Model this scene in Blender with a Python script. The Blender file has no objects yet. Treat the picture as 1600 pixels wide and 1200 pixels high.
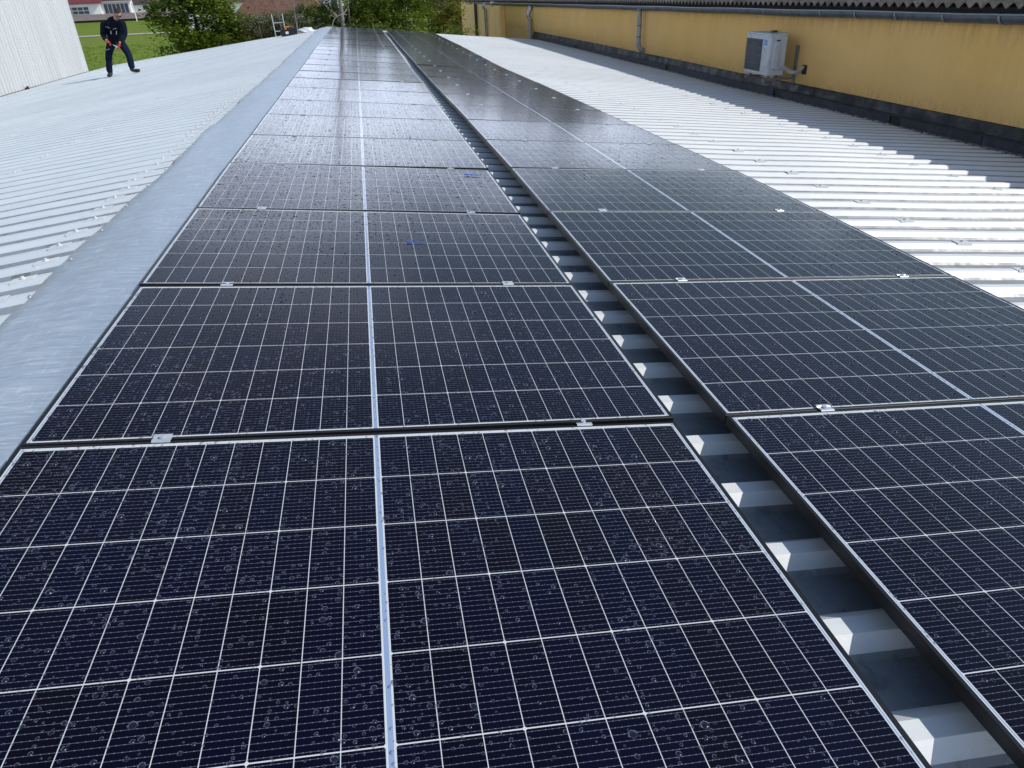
import bpy, bmesh, math, random
from mathutils import Vector, Matrix, Quaternion
R = math.radians
random.seed(7)
scene = bpy.context.scene
COL = scene.collection

# ------------------------------------------------------------------ helpers
def interp(tab, x):
    if x <= tab[0][0]: return tab[0][1]
    for (a, b), (c, d) in zip(tab, tab[1:]):
        if x <= c: return b + (d - b) * (x - a) / (c - a)
    return tab[-1][1]

class MB:
    """collects shapes of one mesh"""
    def __init__(s): s.v = []; s.f = []; s.m = []; s.sm = []
    def add(s, vs, fs, mi=0, smooth=False):
        o = len(s.v); s.v += [tuple(v) for v in vs]
        for f in fs: s.f.append([i + o for i in f]); s.m.append(mi); s.sm.append(smooth)
    def box(s, a, b, mi=0, mat=None):
        x0, y0, z0 = a; x1, y1, z1 = b
        vs = [Vector(p) for p in ((x0,y0,z0),(x1,y0,z0),(x1,y1,z0),(x0,y1,z0),(x0,y0,z1),(x1,y0,z1),(x1,y1,z1),(x0,y1,z1))]
        if mat: vs = [mat @ v for v in vs]
        s.add(vs, [(3,2,1,0),(4,5,6,7),(0,1,5,4),(1,2,6,5),(2,3,7,6),(3,0,4,7)], mi)
    def bbox(s, a, b, r=.01, mi=0, mat=None):
        """box with chamfered edges"""
        bm = bmesh.new(); bmesh.ops.create_cube(bm, size=1)
        c = [(a[i]+b[i])/2 for i in range(3)]; d = [abs(b[i]-a[i]) for i in range(3)]
        for v in bm.verts: v.co = Vector((c[0]+v.co.x*d[0], c[1]+v.co.y*d[1], c[2]+v.co.z*d[2]))
        bmesh.ops.bevel(bm, geom=list(bm.edges), offset=min(r, min(d)*.4), segments=2, profile=.5, affect='EDGES')
        bm.verts.index_update()
        vs = [(mat @ v.co) if mat else v.co.copy() for v in bm.verts]
        s.add(vs, [[v.index for v in f.verts] for f in bm.faces], mi); bm.free()
    def tube(s, pts, rad, n=10, mi=0, cap=True, smooth=True):
        pts = [Vector(p) for p in pts]
        rads = rad if isinstance(rad, (list, tuple)) else [rad]*len(pts)
        o = []; up = None
        for i, p in enumerate(pts):
            t = (pts[min(i+1, len(pts)-1)] - pts[max(i-1, 0)]).normalized()
            if up is None: up = t.orthogonal().normalized()
            up = (up - t*up.dot(t)); up = up.normalized() if up.length > 1e-6 else t.orthogonal().normalized()
            w = t.cross(up)
            o.append([p + (up*math.cos(2*math.pi*k/n) + w*math.sin(2*math.pi*k/n))*rads[i] for k in range(n)])
        vs = [v for ring in o for v in ring]; fs = []
        for i in range(len(pts)-1):
            for k in range(n):
                fs.append((i*n+k, i*n+(k+1)%n, (i+1)*n+(k+1)%n, (i+1)*n+k))
        s.add(vs, fs, mi, smooth)
        if cap:
            s.add(o[0], [list(range(n))[::-1]], mi); s.add(o[-1], [list(range(n))], mi)
    def build(s, name, mats, parent=None, loc=None):
        me = bpy.data.meshes.new(name); me.from_pydata(s.v, [], s.f); me.validate()
        for m in (mats if isinstance(mats, (list, tuple)) else [mats]): me.materials.append(m)
        if len(me.polygons) == len(s.f):
            me.polygons.foreach_set('material_index', s.m); me.polygons.foreach_set('use_smooth', s.sm)
        me.update()
        o = bpy.data.objects.new(name, me); COL.objects.link(o)
        if parent: o.parent = parent
        if loc: o.location = loc
        return o

def thing(name, label, cat, loc=(0,0,0), group=None):
    o = bpy.data.objects.new(name, None); COL.objects.link(o); o.location = loc
    o.empty_display_size = .1
    o['label'] = label; o['category'] = cat
    if group: o['group'] = group
    return o
def tag(o, label, cat, group=None):
    o['label'] = label; o['category'] = cat
    if group: o['group'] = group
    return o
def structure(o): o['kind'] = 'structure'; return o

# ------------------------------------------------------------------ node helpers
class NT:
    def __init__(s, name):
        s.mat = bpy.data.materials.new(name); s.mat.use_nodes = True
        s.t = s.mat.node_tree; s.t.nodes.clear()
        s.out = s.t.nodes.new('ShaderNodeOutputMaterial')
    def n(s, typ, **kw):
        nd = s.t.nodes.new(typ)
        for k, v in kw.items(): setattr(nd, k, v)
        return nd
    def put(s, sock, v):
        if isinstance(v, bpy.types.NodeSocket): s.t.links.new(v, sock)
        elif v is not None:
            if isinstance(v, (tuple, list)) and len(v) == 3 and sock.type == 'RGBA': v = (*v, 1)
            sock.default_value = v
    def m(s, op, a, b=None, c=None, clamp=False):
        nd = s.n('ShaderNodeMath', operation=op, use_clamp=clamp)
        for i, v in enumerate((a, b, c)):
            if v is not None: s.put(nd.inputs[i], v)
        return nd.outputs[0]
    def vm(s, op, a, b=None, scale=None):
        nd = s.n('ShaderNodeVectorMath', operation=op)
        s.put(nd.inputs[0], a)
        if b is not None: s.put(nd.inputs[1], b)
        if scale is not None: s.put(nd.inputs['Scale'], scale)
        return nd.outputs[0]
    def mix(s, f, a, b, mode='MIX'):
        nd = s.n('ShaderNodeMix', data_type='RGBA', blend_type=mode)
        s.put(nd.inputs[0], f); s.put(nd.inputs[6], a); s.put(nd.inputs[7], b)
        return nd.outputs[2]
    def ramp(s, f, stops, interp='LINEAR'):
        nd = s.n('ShaderNodeValToRGB'); cr = nd.color_ramp; cr.interpolation = interp
        while len(cr.elements) < len(stops): cr.elements.new(.5)
        for e, (p, c) in zip(cr.elements, stops):
            e.position = p; e.color = (*c, 1) if isinstance(c, (tuple, list)) else (c, c, c, 1)
        s.put(nd.inputs[0], f); return nd.outputs[0]
    def noise(s, vec, scale, detail=3, rough=.55, dist=0):
        nd = s.n('ShaderNodeTexNoise'); s.put(nd.inputs['Vector'], vec)
        nd.inputs['Scale'].default_value = scale; nd.inputs['Detail'].default_value = detail
        nd.inputs['Roughness'].default_value = rough; nd.inputs['Distortion'].default_value = dist
        return nd.outputs[0]
    def mapping(s, vec, scale=(1,1,1), rot=(0,0,0), loc=(0,0,0)):
        nd = s.n('ShaderNodeMapping'); s.put(nd.inputs[0], vec)
        nd.inputs['Scale'].default_value = scale; nd.inputs['Rotation'].default_value = rot; nd.inputs['Location'].default_value = loc
        return nd.outputs[0]
    def obj(s): return s.n('ShaderNodeTexCoord').outputs['Object']
    def world(s): return s.n('ShaderNodeNewGeometry').outputs['Position']
    def bump(s, h, strength=.3, dist=.01, normal=None):
        nd = s.n('ShaderNodeBump'); s.put(nd.inputs['Height'], h)
        nd.inputs['Strength'].default_value = strength; nd.inputs['Distance'].default_value = dist
        if normal is not None: s.put(nd.inputs['Normal'], normal)
        return nd.outputs[0]
    def bsdf(s, color, rough=.5, metal=0, normal=None, ior=1.45, spec=None, extra=None):
        nd = s.n('ShaderNodeBsdfPrincipled')
        s.put(nd.inputs['Base Color'], color); s.put(nd.inputs['Roughness'], rough); s.put(nd.inputs['Metallic'], metal)
        s.put(nd.inputs['IOR'], ior)
        if spec is not None: s.put(nd.inputs['Specular IOR Level'], spec)
        if normal is not None: s.put(nd.inputs['Normal'], normal)
        for k, v in (extra or {}).items(): s.put(nd.inputs[k], v)
        s.t.links.new(nd.outputs[0], s.out.inputs[0]); return nd

def simple(name, col, rough=.5, metal=0, var=.12, scale=8, bump=0, spec=None, dirt=None):
    t = NT(name); p = t.world()
    f = t.noise(p, scale, 4)
    c = t.mix(t.ramp(f, [(.3, 0.), (.7, 1.)]), tuple(x*(1-var) for x in col), tuple(min(1, x*(1+var)) for x in col))
    if dirt:
        f2 = t.noise(p, dirt[1], 5, .65)
        c = t.mix(t.ramp(f2, [(.5, 0.), (.72, dirt[2])]), c, dirt[0])
    nrm = t.bump(t.noise(p, scale*6, 3), bump, .01) if bump else None
    t.bsdf(c, rough, metal, nrm, spec=spec); return t.mat

# ------------------------------------------------------------------ geometry constants (metres; panel plane top of the left row = X 0, Z 0)
AL = 0.0989; CA, SA = math.cos(AL), math.sin(AL)
PW, PH, PP = 1.762, 1.147, 1.154
GAP = .1575
NROW = 25
RIB = .2475
YEND = 28.95; YST = -3.6
SL = .112
def zY(y): return interp([(-4,0),(5,0),(7,-.012),(10,-.02),(12,-.04),(15,-.036),(18,-.048),(22,-.056),(26,-.075),(29,-.09)], y)
def zR(x, y): return -x*math.tan(AL) - .080 + zY(y)*(1 if x > 0 else 1)
def zL(x, y): return -.068 - SL*(-.25 - x) + zY(y)

# ------------------------------------------------------------------ materials
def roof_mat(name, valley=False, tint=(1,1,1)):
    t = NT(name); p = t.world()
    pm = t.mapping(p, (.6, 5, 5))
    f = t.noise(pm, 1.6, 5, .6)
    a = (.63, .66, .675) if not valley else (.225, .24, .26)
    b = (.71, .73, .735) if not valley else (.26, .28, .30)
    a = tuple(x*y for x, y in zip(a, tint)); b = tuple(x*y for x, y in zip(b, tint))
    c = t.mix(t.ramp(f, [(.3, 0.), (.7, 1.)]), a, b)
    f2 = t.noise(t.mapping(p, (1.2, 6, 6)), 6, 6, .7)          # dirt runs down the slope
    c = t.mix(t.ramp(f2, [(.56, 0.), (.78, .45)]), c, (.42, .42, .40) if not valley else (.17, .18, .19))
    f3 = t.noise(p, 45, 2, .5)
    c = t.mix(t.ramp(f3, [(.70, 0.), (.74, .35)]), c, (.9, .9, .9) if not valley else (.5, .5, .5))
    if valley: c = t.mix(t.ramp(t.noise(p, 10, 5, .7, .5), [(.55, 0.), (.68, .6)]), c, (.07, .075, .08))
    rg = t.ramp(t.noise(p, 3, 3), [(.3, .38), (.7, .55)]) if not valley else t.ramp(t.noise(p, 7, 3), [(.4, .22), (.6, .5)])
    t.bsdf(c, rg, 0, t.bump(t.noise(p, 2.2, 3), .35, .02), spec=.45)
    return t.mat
M_ROOF = roof_mat('painted_sheet'); M_VAL = roof_mat('damp_valley_rib_line', True)
M_ROOFL = roof_mat('painted_sheet_cool', False, (.83, .89, .945)); M_VALL = roof_mat('damp_valley_rib_line_cool', True, (1.05, 1.12, 1.2))

def flashing_mat():
    t = NT('ridge_metal'); p = t.world()
    f = t.noise(t.mapping(p, (1, .35, 1), rot=(0,0,.5)), 3.2, 6, .65, .6)
    c = t.mix(t.ramp(f, [(.3, 0.), (.7, 1.)]), (.24, .315, .40), (.37, .45, .54))
    w = t.n('ShaderNodeTexNoise'); t.put(w.inputs['Vector'], t.mapping(p, (9, 1.1, 1), rot=(0,0,-1.0)))
    w.inputs['Scale'].default_value = 9; w.inputs['Detail'].default_value = 4
    c = t.mix(t.ramp(w.outputs[0], [(.60, 0.), (.66, .35), (.72, 0.)]), c, (.6, .65, .7))
    st2 = t.noise(t.mapping(p, (1.1, 10, 1), rot=(0, 0, .12)), 7, 6, .7, .8)
    c = t.mix(t.ramp(st2, [(.36, .75), (.5, 0.)]), c, (.24, .31, .41)); c = t.mix(t.ramp(st2, [(.54, 0.), (.66, .6)]), c, (.60, .67, .74))
    f4 = t.noise(p, 26, 3, .6)
    c = t.mix(t.ramp(f4, [(.62, 0.), (.75, .4)]), c, (.22, .27, .33))
    t.bsdf(c, t.ramp(f, [(.3, .36), (.7, .55)]), .12, t.bump(t.noise(p, 3.5, 3), .4, .02))
    return t.mat
M_FLASH = flashing_mat()

def panel_mat():
    t = NT('solar_glass'); o = t.obj(); oi = t.n('ShaderNodeObjectInfo')
    sp = t.n('ShaderNodeSeparateXYZ'); t.put(sp.inputs[0], o)
    X, Y = sp.outputs[0], sp.outputs[1]
    xa = t.m('ABSOLUTE', X); ys = t.m('ADD', Y, .002)
    cx = t.m('DIVIDE', t.m('SUBTRACT', xa, .0078), .0711)
    cy = t.m('DIVIDE', t.m('ADD', ys, .5535), .1845)
    def dist(c, pitch):
        fr = t.m('FRACT', c); d = t.m('MINIMUM', fr, t.m('SUBTRACT', 1., fr)); return t.m('MULTIPLY', d, pitch)
    dx = dist(cx, .0711); dy = dist(cy, .1845)
    lx = t.m('LESS_THAN', dx, .0008); ly = t.m('LESS_THAN', dy, .0013)
    # margins
    outx = t.m('MAXIMUM', t.m('LESS_THAN', cx, .0), t.m('GREATER_THAN', cx, 12.))
    outy = t.m('MAXIMUM', t.m('LESS_THAN', cy, .0), t.m('GREATER_THAN', cy, 6.))
    # chamfer diamonds, every third column line
    dx3 = dist(t.m('DIVIDE', cx, 3.), .2127)
    dia = t.m('LESS_THAN', t.m('ADD', dx3, dy), .0050)
    white = t.m('MAXIMUM', t.m('MAXIMUM', lx, ly), t.m('MAXIMUM', t.m('MAXIMUM', outx, outy), dia))
    # interconnect ribbons in the middle and the side margins
    rib = t.m('MAXIMUM', t.m('LESS_THAN', xa, .0048),
              t.m('MULTIPLY', t.m('GREATER_THAN', xa, .8628), t.m('LESS_THAN', xa, .8660)))
    # fine bus wires along X, 14 in each cell row
    bw = dist(t.m('MULTIPLY', cy, 14.), .01318)
    # phase so that a wire does not fall on the cell border
    bw = t.m('ABSOLUTE', t.m('SUBTRACT', bw, .0065))
    wire = t.m('LESS_THAN', bw, .00032)
    pad = t.m('MULTIPLY', t.m('LESS_THAN', bw, .00062), t.m('GREATER_THAN', t.m('FRACT', t.m('MULTIPLY', cx, 6.)), .82))
    cellid = t.n('ShaderNodeCombineXYZ')
    t.put(cellid.inputs[0], t.m('FLOOR', t.m('ADD', t.m('MULTIPLY', t.m('SIGN', X), t.m('ADD', cx, .001)), 40.)))
    t.put(cellid.inputs[1], t.m('FLOOR', cy)); t.put(cellid.inputs[2], t.m('MULTIPLY', oi.outputs['Random'], 57.))
    wn = t.n('ShaderNodeTexWhiteNoise'); t.put(wn.inputs[0], cellid.outputs[0])
    big = t.noise(t.world(), .9, 2)
    cell = t.mix(wn.outputs[0], (.0010, .0014, .0080), (.0026, .0022, .0110))
    cell = t.mix(t.ramp(big, [(.35, 0.), (.65, 1.)]), cell, t.mix(wn.outputs[0], (.0034, .0024, .0062), (.0014, .0024, .0140)))
    cell = t.mix(wire, cell, (.10, .108, .145)); cell = t.mix(pad, cell, (.17, .18, .23))
    col = t.mix(white, cell, (.55, .59, .62))
    col = t.mix(t.m('MULTIPLY', rib, 1.), col, (.24, .33, .50))
    # water drops: three sizes, as tilted normals
    off = t.m('MULTIPLY', oi.outputs['Random'], 31.)
    cb = t.n('ShaderNodeCombineXYZ'); t.put(cb.inputs[0], t.m('ADD', X, off)); t.put(cb.inputs[1], t.m('ADD', Y, off))
    wp = t.world()
    dens = t.noise(wp, 2.6, 3, .6)
    spw = t.n('ShaderNodeSeparateXYZ'); t.put(spw.inputs[0], wp)
    # the nearest panel has dried more: fewer, larger drops
    near = t.n('ShaderNodeMapRange'); t.put(near.inputs[0], spw.outputs[1])
    near.inputs[1].default_value = -1.2; near.inputs[2].default_value = .6; near.inputs[3].default_value = -.34; near.inputs[4].default_value = .06
    nsum = None; msum = None; rim = None; glint = None
    for sc, rmax, thr, kk in ((15., .0135, .87, .95), (31., .0090, .54, .95), (64., .0052, .36, .9)):
        v = t.n('ShaderNodeTexVoronoi', voronoi_dimensions='2D'); v.feature = 'F1'
        cbs = t.vm('SCALE', cb.outputs[0], scale=sc); t.put(v.inputs['Vector'], cbs); v.inputs['Scale'].default_value = 1; v.inputs['Randomness'].default_value = 1
        dvec = t.vm('SCALE', t.vm('SUBTRACT', cbs, v.outputs['Position']), scale=1./sc)
        sc3 = t.n('ShaderNodeSeparateColor'); t.put(sc3.inputs[0], v.outputs['Color'])
        # exists?
        ex = t.m('GREATER_THAN', t.m('ADD', sc3.outputs[0], t.m('ADD', t.m('MULTIPLY', t.m('SUBTRACT', dens, .5), 1.1), t.m('ADD', near.outputs[0], t.m('MULTIPLY', t.m('MINIMUM', spw.outputs[0], 1.6), -.085)))), thr)
        rr = t.m('MULTIPLY', t.m('MULTIPLY_ADD', t.m('POWER', sc3.outputs[1], 1.5), .65, .35), rmax)
        # slightly irregular outline
        wob = t.m('MULTIPLY_ADD', t.m('SUBTRACT', t.noise(cb.outputs[0], 260, 1), .5), .7, 1.)
        rr = t.m('MULTIPLY', rr, wob)
        ln = t.n('ShaderNodeVectorMath', operation='LENGTH'); t.put(ln.inputs[0], dvec)
        q = t.m('DIVIDE', ln.outputs['Value'], rr)
        mk = t.m('MULTIPLY', t.m('LESS_THAN', q, 1.), ex)
        # masks for the lit crescent and occasional glint painted into each drop's colour
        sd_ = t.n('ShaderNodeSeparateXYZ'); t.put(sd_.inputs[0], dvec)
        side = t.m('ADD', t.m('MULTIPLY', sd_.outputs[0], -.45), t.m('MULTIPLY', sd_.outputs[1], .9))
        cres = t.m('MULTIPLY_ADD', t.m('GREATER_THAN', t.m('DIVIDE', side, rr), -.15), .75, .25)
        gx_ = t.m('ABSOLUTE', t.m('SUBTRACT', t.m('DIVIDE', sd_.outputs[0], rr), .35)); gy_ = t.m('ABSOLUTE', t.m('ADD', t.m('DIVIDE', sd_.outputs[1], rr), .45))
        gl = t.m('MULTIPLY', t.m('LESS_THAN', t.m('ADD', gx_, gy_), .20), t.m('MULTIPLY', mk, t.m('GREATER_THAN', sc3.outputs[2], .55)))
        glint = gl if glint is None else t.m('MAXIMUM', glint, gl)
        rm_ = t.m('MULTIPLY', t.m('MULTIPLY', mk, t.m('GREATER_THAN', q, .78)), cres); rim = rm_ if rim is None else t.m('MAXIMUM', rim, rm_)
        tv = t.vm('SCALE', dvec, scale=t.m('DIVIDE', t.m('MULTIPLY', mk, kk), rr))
        if nsum is None: nsum, msum = tv, mk
        else:
            keep = t.m('SUBTRACT', 1., msum)
            nsum = t.vm('ADD', nsum, t.vm('SCALE', tv, scale=keep)); msum = t.m('MAXIMUM', msum, mk)
    vt = t.n('ShaderNodeVectorTransform', vector_type='VECTOR', convert_from='OBJECT', convert_to='WORLD'); t.put(vt.inputs[0], nsum)
    geo = t.n('ShaderNodeNewGeometry')
    # very slight waviness of tempered glass
    nb = t.bump(t.noise(cb.outputs[0], 2.5, 1), .10, .004)
    nrm = t.vm('NORMALIZE', t.vm('ADD', nb, vt.outputs[0]))
    rough = t.m('MULTIPLY_ADD', msum, -.09, .125)
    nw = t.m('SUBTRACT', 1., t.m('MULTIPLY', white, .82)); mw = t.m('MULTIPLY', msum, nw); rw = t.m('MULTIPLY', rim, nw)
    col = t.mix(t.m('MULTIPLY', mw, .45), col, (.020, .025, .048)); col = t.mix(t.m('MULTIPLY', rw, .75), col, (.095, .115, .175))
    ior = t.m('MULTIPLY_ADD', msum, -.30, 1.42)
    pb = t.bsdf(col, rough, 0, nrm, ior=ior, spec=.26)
    df = t.n('ShaderNodeBsdfDiffuse'); t.put(df.inputs[0], t.mix(glint, t.mix(rim, (.014, .018, .036), (.13, .15, .21)), (.9, .92, .95)))  # crescent light, glint and dark body are put into the drop colour
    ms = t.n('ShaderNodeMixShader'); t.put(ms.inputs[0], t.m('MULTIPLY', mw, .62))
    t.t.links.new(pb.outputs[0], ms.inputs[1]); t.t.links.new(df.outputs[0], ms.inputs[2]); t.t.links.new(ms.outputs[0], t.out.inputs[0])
    return t.mat
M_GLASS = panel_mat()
M_FRAME = simple('black_anodised', (.012, .012, .014), .38, .3, .2, 6)
M_ALU = simple('aluminium', (.50, .55, .60), .35, .35, .1, 40)
M_STEEL = simple('screw_steel', (.55, .55, .53), .35, .8, .1, 40)
M_RUBBER = simple('dark_rubber', (.03, .03, .03), .7)
M_FOAM = simple('old_sealant', (.34, .31, .20), .9, 0, .3, 30, .5)

# ------------------------------------------------------------------ roofs
root = thing('warehouse', 'low pitched corrugated metal warehouse roof carrying the solar panels', 'building')
def roof_sheet(name, xa, xb, zf, mats, nx, fr):
    mb = MB(); ys = []
    y = -.744 - 12*RIB
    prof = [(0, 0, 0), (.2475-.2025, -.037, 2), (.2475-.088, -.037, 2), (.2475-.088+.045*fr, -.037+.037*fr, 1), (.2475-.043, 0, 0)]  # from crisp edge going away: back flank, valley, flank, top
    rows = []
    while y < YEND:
        vis = min(1, .16*(1.4/(max(y, -1)+1.9))/.037); fy = max(fr, 1 - (.70 if fr < .3 else .62)*vis)  # dark line painted up each flank, taller far from the camera, so ribs still show
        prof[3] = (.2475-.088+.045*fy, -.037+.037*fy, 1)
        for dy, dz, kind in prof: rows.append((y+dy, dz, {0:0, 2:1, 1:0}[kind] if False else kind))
        y += RIB
    rows.append((y, 0, 0))
    xs = [xa + (xb-xa)*i/nx for i in range(nx+1)]
    rnd = random.Random(3)
    ph = [rnd.uniform(-.0016, .0016) for _ in rows]
    vs = []
    for j, (yy, dz, k) in enumerate(rows):
        for i, x in enumerate(xs):
            w = .0022*math.sin(x*1.9+yy*.7) + .0016*math.sin(x*4.3-yy*1.7)
            vs.append((x, yy + ph[j//5*5 if j//5*5 < len(ph) else -1], zf(x, yy) + dz + w))
    n = nx+1
    for j in range(len(rows)-1):
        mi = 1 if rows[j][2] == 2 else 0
        fs = []
        for i in range(nx):
            q = (j*n+i, j*n+i+1, (j+1)*n+i+1, (j+1)*n+i)
            fs.append(q)
        mb.f += [list(q) for q in fs]; mb.m += [mi]*nx; mb.sm += [False]*nx
    mb.v = vs
    return mb.build(name, mats, root)
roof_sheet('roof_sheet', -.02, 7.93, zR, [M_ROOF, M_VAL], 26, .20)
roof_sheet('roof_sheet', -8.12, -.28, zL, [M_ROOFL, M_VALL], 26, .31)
# gable wall and side walls of the warehouse below the sheets
M_PLASTER = simple('pale_plaster', (.55, .54, .50), .85, 0, .12, 3, .2)
mb = MB()
ye = YEND - .25
mb.add([(-8.1, ye, -7), (7.9, ye, -7), (7.9, ye, zR(7.9, ye)-.06), (-.2, ye, -.17), (-8.1, ye, zL(-8.1, ye)-.06)], [(0,1,2,3,4)])
mb.build('gable_wall', M_PLASTER, root); mb = MB()
mb.add([(-8.1, YST, -7), (7.9, YST, -7), (7.9, YST, zR(7.9, YST)-.06), (-.2, YST, -.14), (-8.1, YST, zL(-8.1, YST)-.06)], [(4,3,2,1,0)])
mb.build('gable_wall', M_PLASTER, root)
# ridge flashing: from under the panels over the ridge, uneven left edge
mb = MB(); prof_n = 0; vs = []; rnd = random.Random(5)
ysf = [YST + i*.11 for i in range(int((YEND-YST)/.11)+2)]
for y in ysf:
    e = -.498 + .012*math.sin(y*2.1) + .008*math.sin(y*5.3+1) + .006*rnd.uniform(-1, 1)
    zz = zY(y)
    lift = .010*max(0, math.sin(y*12.7)) * .6
    for x, z in ((.14, -.064), (.02, -.050), (-.12, -.038), (-.2, -.034), (-.30, -.044), (-.41, -.060), (e+.012, -.073 + lift), (e, -.084 + lift*.4), (e-.002, -.098)):
        vs.append((x, y, z + zz + .0015*math.sin(x*17+y*3)))
n = 9
mb.v = vs
for j in range(len(ysf)-1):
    for i in range(n-1): mb.f.append([j*n+i+1, j*n+i, (j+1)*n+i, (j+1)*n+i+1]); mb.m.append(0); mb.sm.append(i not in (6, 7))
rf = mb.build('ridge_flashing', M_FLASH, root)
# sealant bead along the flashing edge
mb = MB(); pts = []; rds = []
for i in range(330):
    y = YST + i*.1
    if y > YEND: break
    pts.append((-.510 + .012*math.sin(y*2.1) + .008*math.sin(y*5.3+1) + rnd.uniform(-.004, .004), y, -.099 + zY(y))); rds.append(.007 + rnd.uniform(0, .006))
mb.tube(pts, rds, 6); mb.build('sealant_strip', M_FOAM, rf)
# screws in the flashing edge
mb = MB()
mb.tube([(0,0,0), (0,0,.003)], .011, 12); mb.tube([(0,0,.003), (0,0,.009)], .0065, 6, smooth=False)
scr = mb.build('screw', M_STEEL, rf); scr.location = (-.472, .82, -.068)
k = 0; y = 1.32
while y < 22:
    s_ = scr.copy(); COL.objects.link(s_); s_.parent = rf; s_.location = (-.472 + random.uniform(-.006, .006), y, -.068 + zY(y)); y += .495 + random.uniform(-.03, .03)
# saddle washers on the rib tops
def saddle():
    mb = MB(); w = .052
    prof = [(-.034, -.022), (-.026, .003), (.026, .003), (.034, -.022)]
    vs = [(x, y, z) for x in (-w, w) for y, z in prof] + [(x, y, z-.0025) for x in (-w, w) for y, z in prof]
    fs = []
    for i in range(3): fs += [(i, i+1, i+5, i+4), (8+i, 12+i, 13+i, 9+i)]
    fs += [(4,5,13,12), (5,6,14,13), (6,7,15,14), (1,0,8,9), (2,1,9,10), (3,2,10,11), (0,4,12,8), (7,3,11,15)]
    mb.add(vs, fs)
    mb.tube([(0,0,.002), (0,0,.008)], .012, 10); mb.tube([(0,0,.008), (0,0,.015)], .007, 6, smooth=False)
    return mb
sd = saddle().build('saddle_washer', [roof_mat('washer_paint', False, (.90, .91, .93))], root)
first = True
ribtop = lambda k: -.744 + k*RIB - .0215
def put_saddle(x, y, left):
    global first
    o = sd if first else sd.copy()
    if not first: COL.objects.link(o); o.parent = root
    first = False
    o.location = (x + random.uniform(-.02, .02), y, (zL if left else zR)(x, y) + .001)
    o.rotation_euler = (0, (-math.atan(SL)) if left else AL, random.uniform(-.04, .04))
cnt = 0
for k in range(7, 44): put_saddle(-.66, ribtop(k), True); cnt += 1
for x, ks in ((-2.05, range(18, 48, 3)), (-3.5, range(26, 56, 4)), (-4.9, range(36, 66, 5))):
    for k in ks: put_saddle(x, ribtop(k), True); cnt += 1
sd2 = None
for x, ks in ((4.42, range(7, 50, 2)), (6.02, range(15, 70, 2))):
    for k in ks:
        if cnt < 98: put_saddle(x, ribtop(k), False); cnt += 1
        else: break

# ------------------------------------------------------------------ solar panels
ZT = {
 'LL': [(0,0),(1.15,-.002),(2.3,0),(3.46,.002),(4.6,-.010),(5.8,-.012),(7,-.018),(8.4,-.018),(9.9,-.025),(12.5,-.042),(14.8,-.032),(17.7,-.045),(20.6,-.068),(23.3,-.08),(25.5,-.10),(27.7,-.098)],
 'LR': [(-1.15,-.028),(0,-.018),(2.3,-.02),(3.46,-.006),(4.7,-.009),(5.8,-.013),(7,-.022),(9.4,-.016),(12.3,-.044),(15.4,-.026),(18.8,-.044),(21,-.052),(23.3,-.062),(25.5,-.058),(27.7,-.06)],
 'RL': [(0,-.002),(1.15,-.006),(2.3,.005),(3.4,.011),(4.6,.009),(5.8,.004),(6.9,-.004),(8.3,-.022),(9.8,-.03),(11.9,-.042),(14.5,-.050),(18,-.068),(22,-.072),(25,-.072),(27.7,-.07)],
 'RR': [(0,.006),(1.15,.012),(2.3,.019),(3.46,.022),(4.6,.012),(5.8,.000),(7,-.014),(8.3,-.02),(9.7,-.033),(11.3,-.055),(13,-.080),(15.2,-.088),(17.8,-.072),(21,-.075),(25,-.087),(27.7,-.095)],
}
def frame_mesh():
    mb = MB(); a, b = PW/2, PH/2; l = .011; c = .0012
    rings = [  # (dx inward, z)
        (0, -.030), (0, -c), (c, 0), (l-.0005, 0), (l, -.0008), (l, -.006)]
    vs = []
    for d, z in rings:
        vs += [(-a+d, -b+d, z), (a-d, -b+d, z), (a-d, b-d, z), (-a+d, b-d, z)]
    fs = []
    for r in range(len(rings)-1):
        for i in range(4): fs.append((r*4+i, r*4+(i+1)%4, (r+1)*4+(i+1)%4, (r+1)*4+i))
    mb.add(vs, fs)
    # bottom flange
    d = .028
    vs = [(-a, -b, -.030), (a, -b, -.030), (a, b, -.030), (-a, b, -.030), (-a+d, -b+d, -.030), (a-d, -b+d, -.030), (a-d, b-d, -.030), (-a+d, b-d, -.030)]
    mb.add(vs, [(i, i+4, (i+1)%4+4, (i+1)%4) for i in range(4)])
    # small drainage notches at the corners of the near side, as slots proud of the frame
    return mb
def clamp_mesh():
    mb = MB(); w = .023
    # plate bent over both frames with a dip in the middle
    prof = [(-.019, .0015), (-.0165, .0045), (-.008, .0045), (-.005, .0020), (.005, .0020), (.008, .0045), (.0165, .0045), (.019, .0015)]
    vs = [(x, y, z) for x in (-w, w) for y, z in prof]
    m = len(prof); fs = [(i, i+m, i+m+1, i+1) for i in range(m-1)]
    mb.add(vs, fs)
    vs2 = [(x, y, z-.0014) for x in (-w, w) for y, z in prof]
    mb.add(vs2, [(i, i+1, i+m+1, i+m) for i in range(m-1)])
    for s in (0, m):
        mb.add([vs[s+i] for i in range(m)] + [vs2[s+i] for i in range(m)], [(i, i+1, i+1+m, i+m) for i in range(m-1)])
    mb.tube([(0,0,.0022), (0,0,.0075)], .0075, 14); mb.tube([(0,0,.0074), (0,0,.0080)], .004, 6, smooth=False)
    mb.box((-.008, -.004, -.05), (.008, .004, .002))
    return mb
ORD = ['first','second','third','fourth','fifth','sixth','seventh','eighth','ninth','tenth','eleventh','twelfth','thirteenth','fourteenth','fifteenth','sixteenth','seventeenth','eighteenth','nineteenth','twentieth','twenty-first','twenty-second','twenty-third','twenty-fourth','last']
proto = None
me_frame = me_lam = me_clamp = me_rail = None
prnd = random.Random(11)
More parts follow.
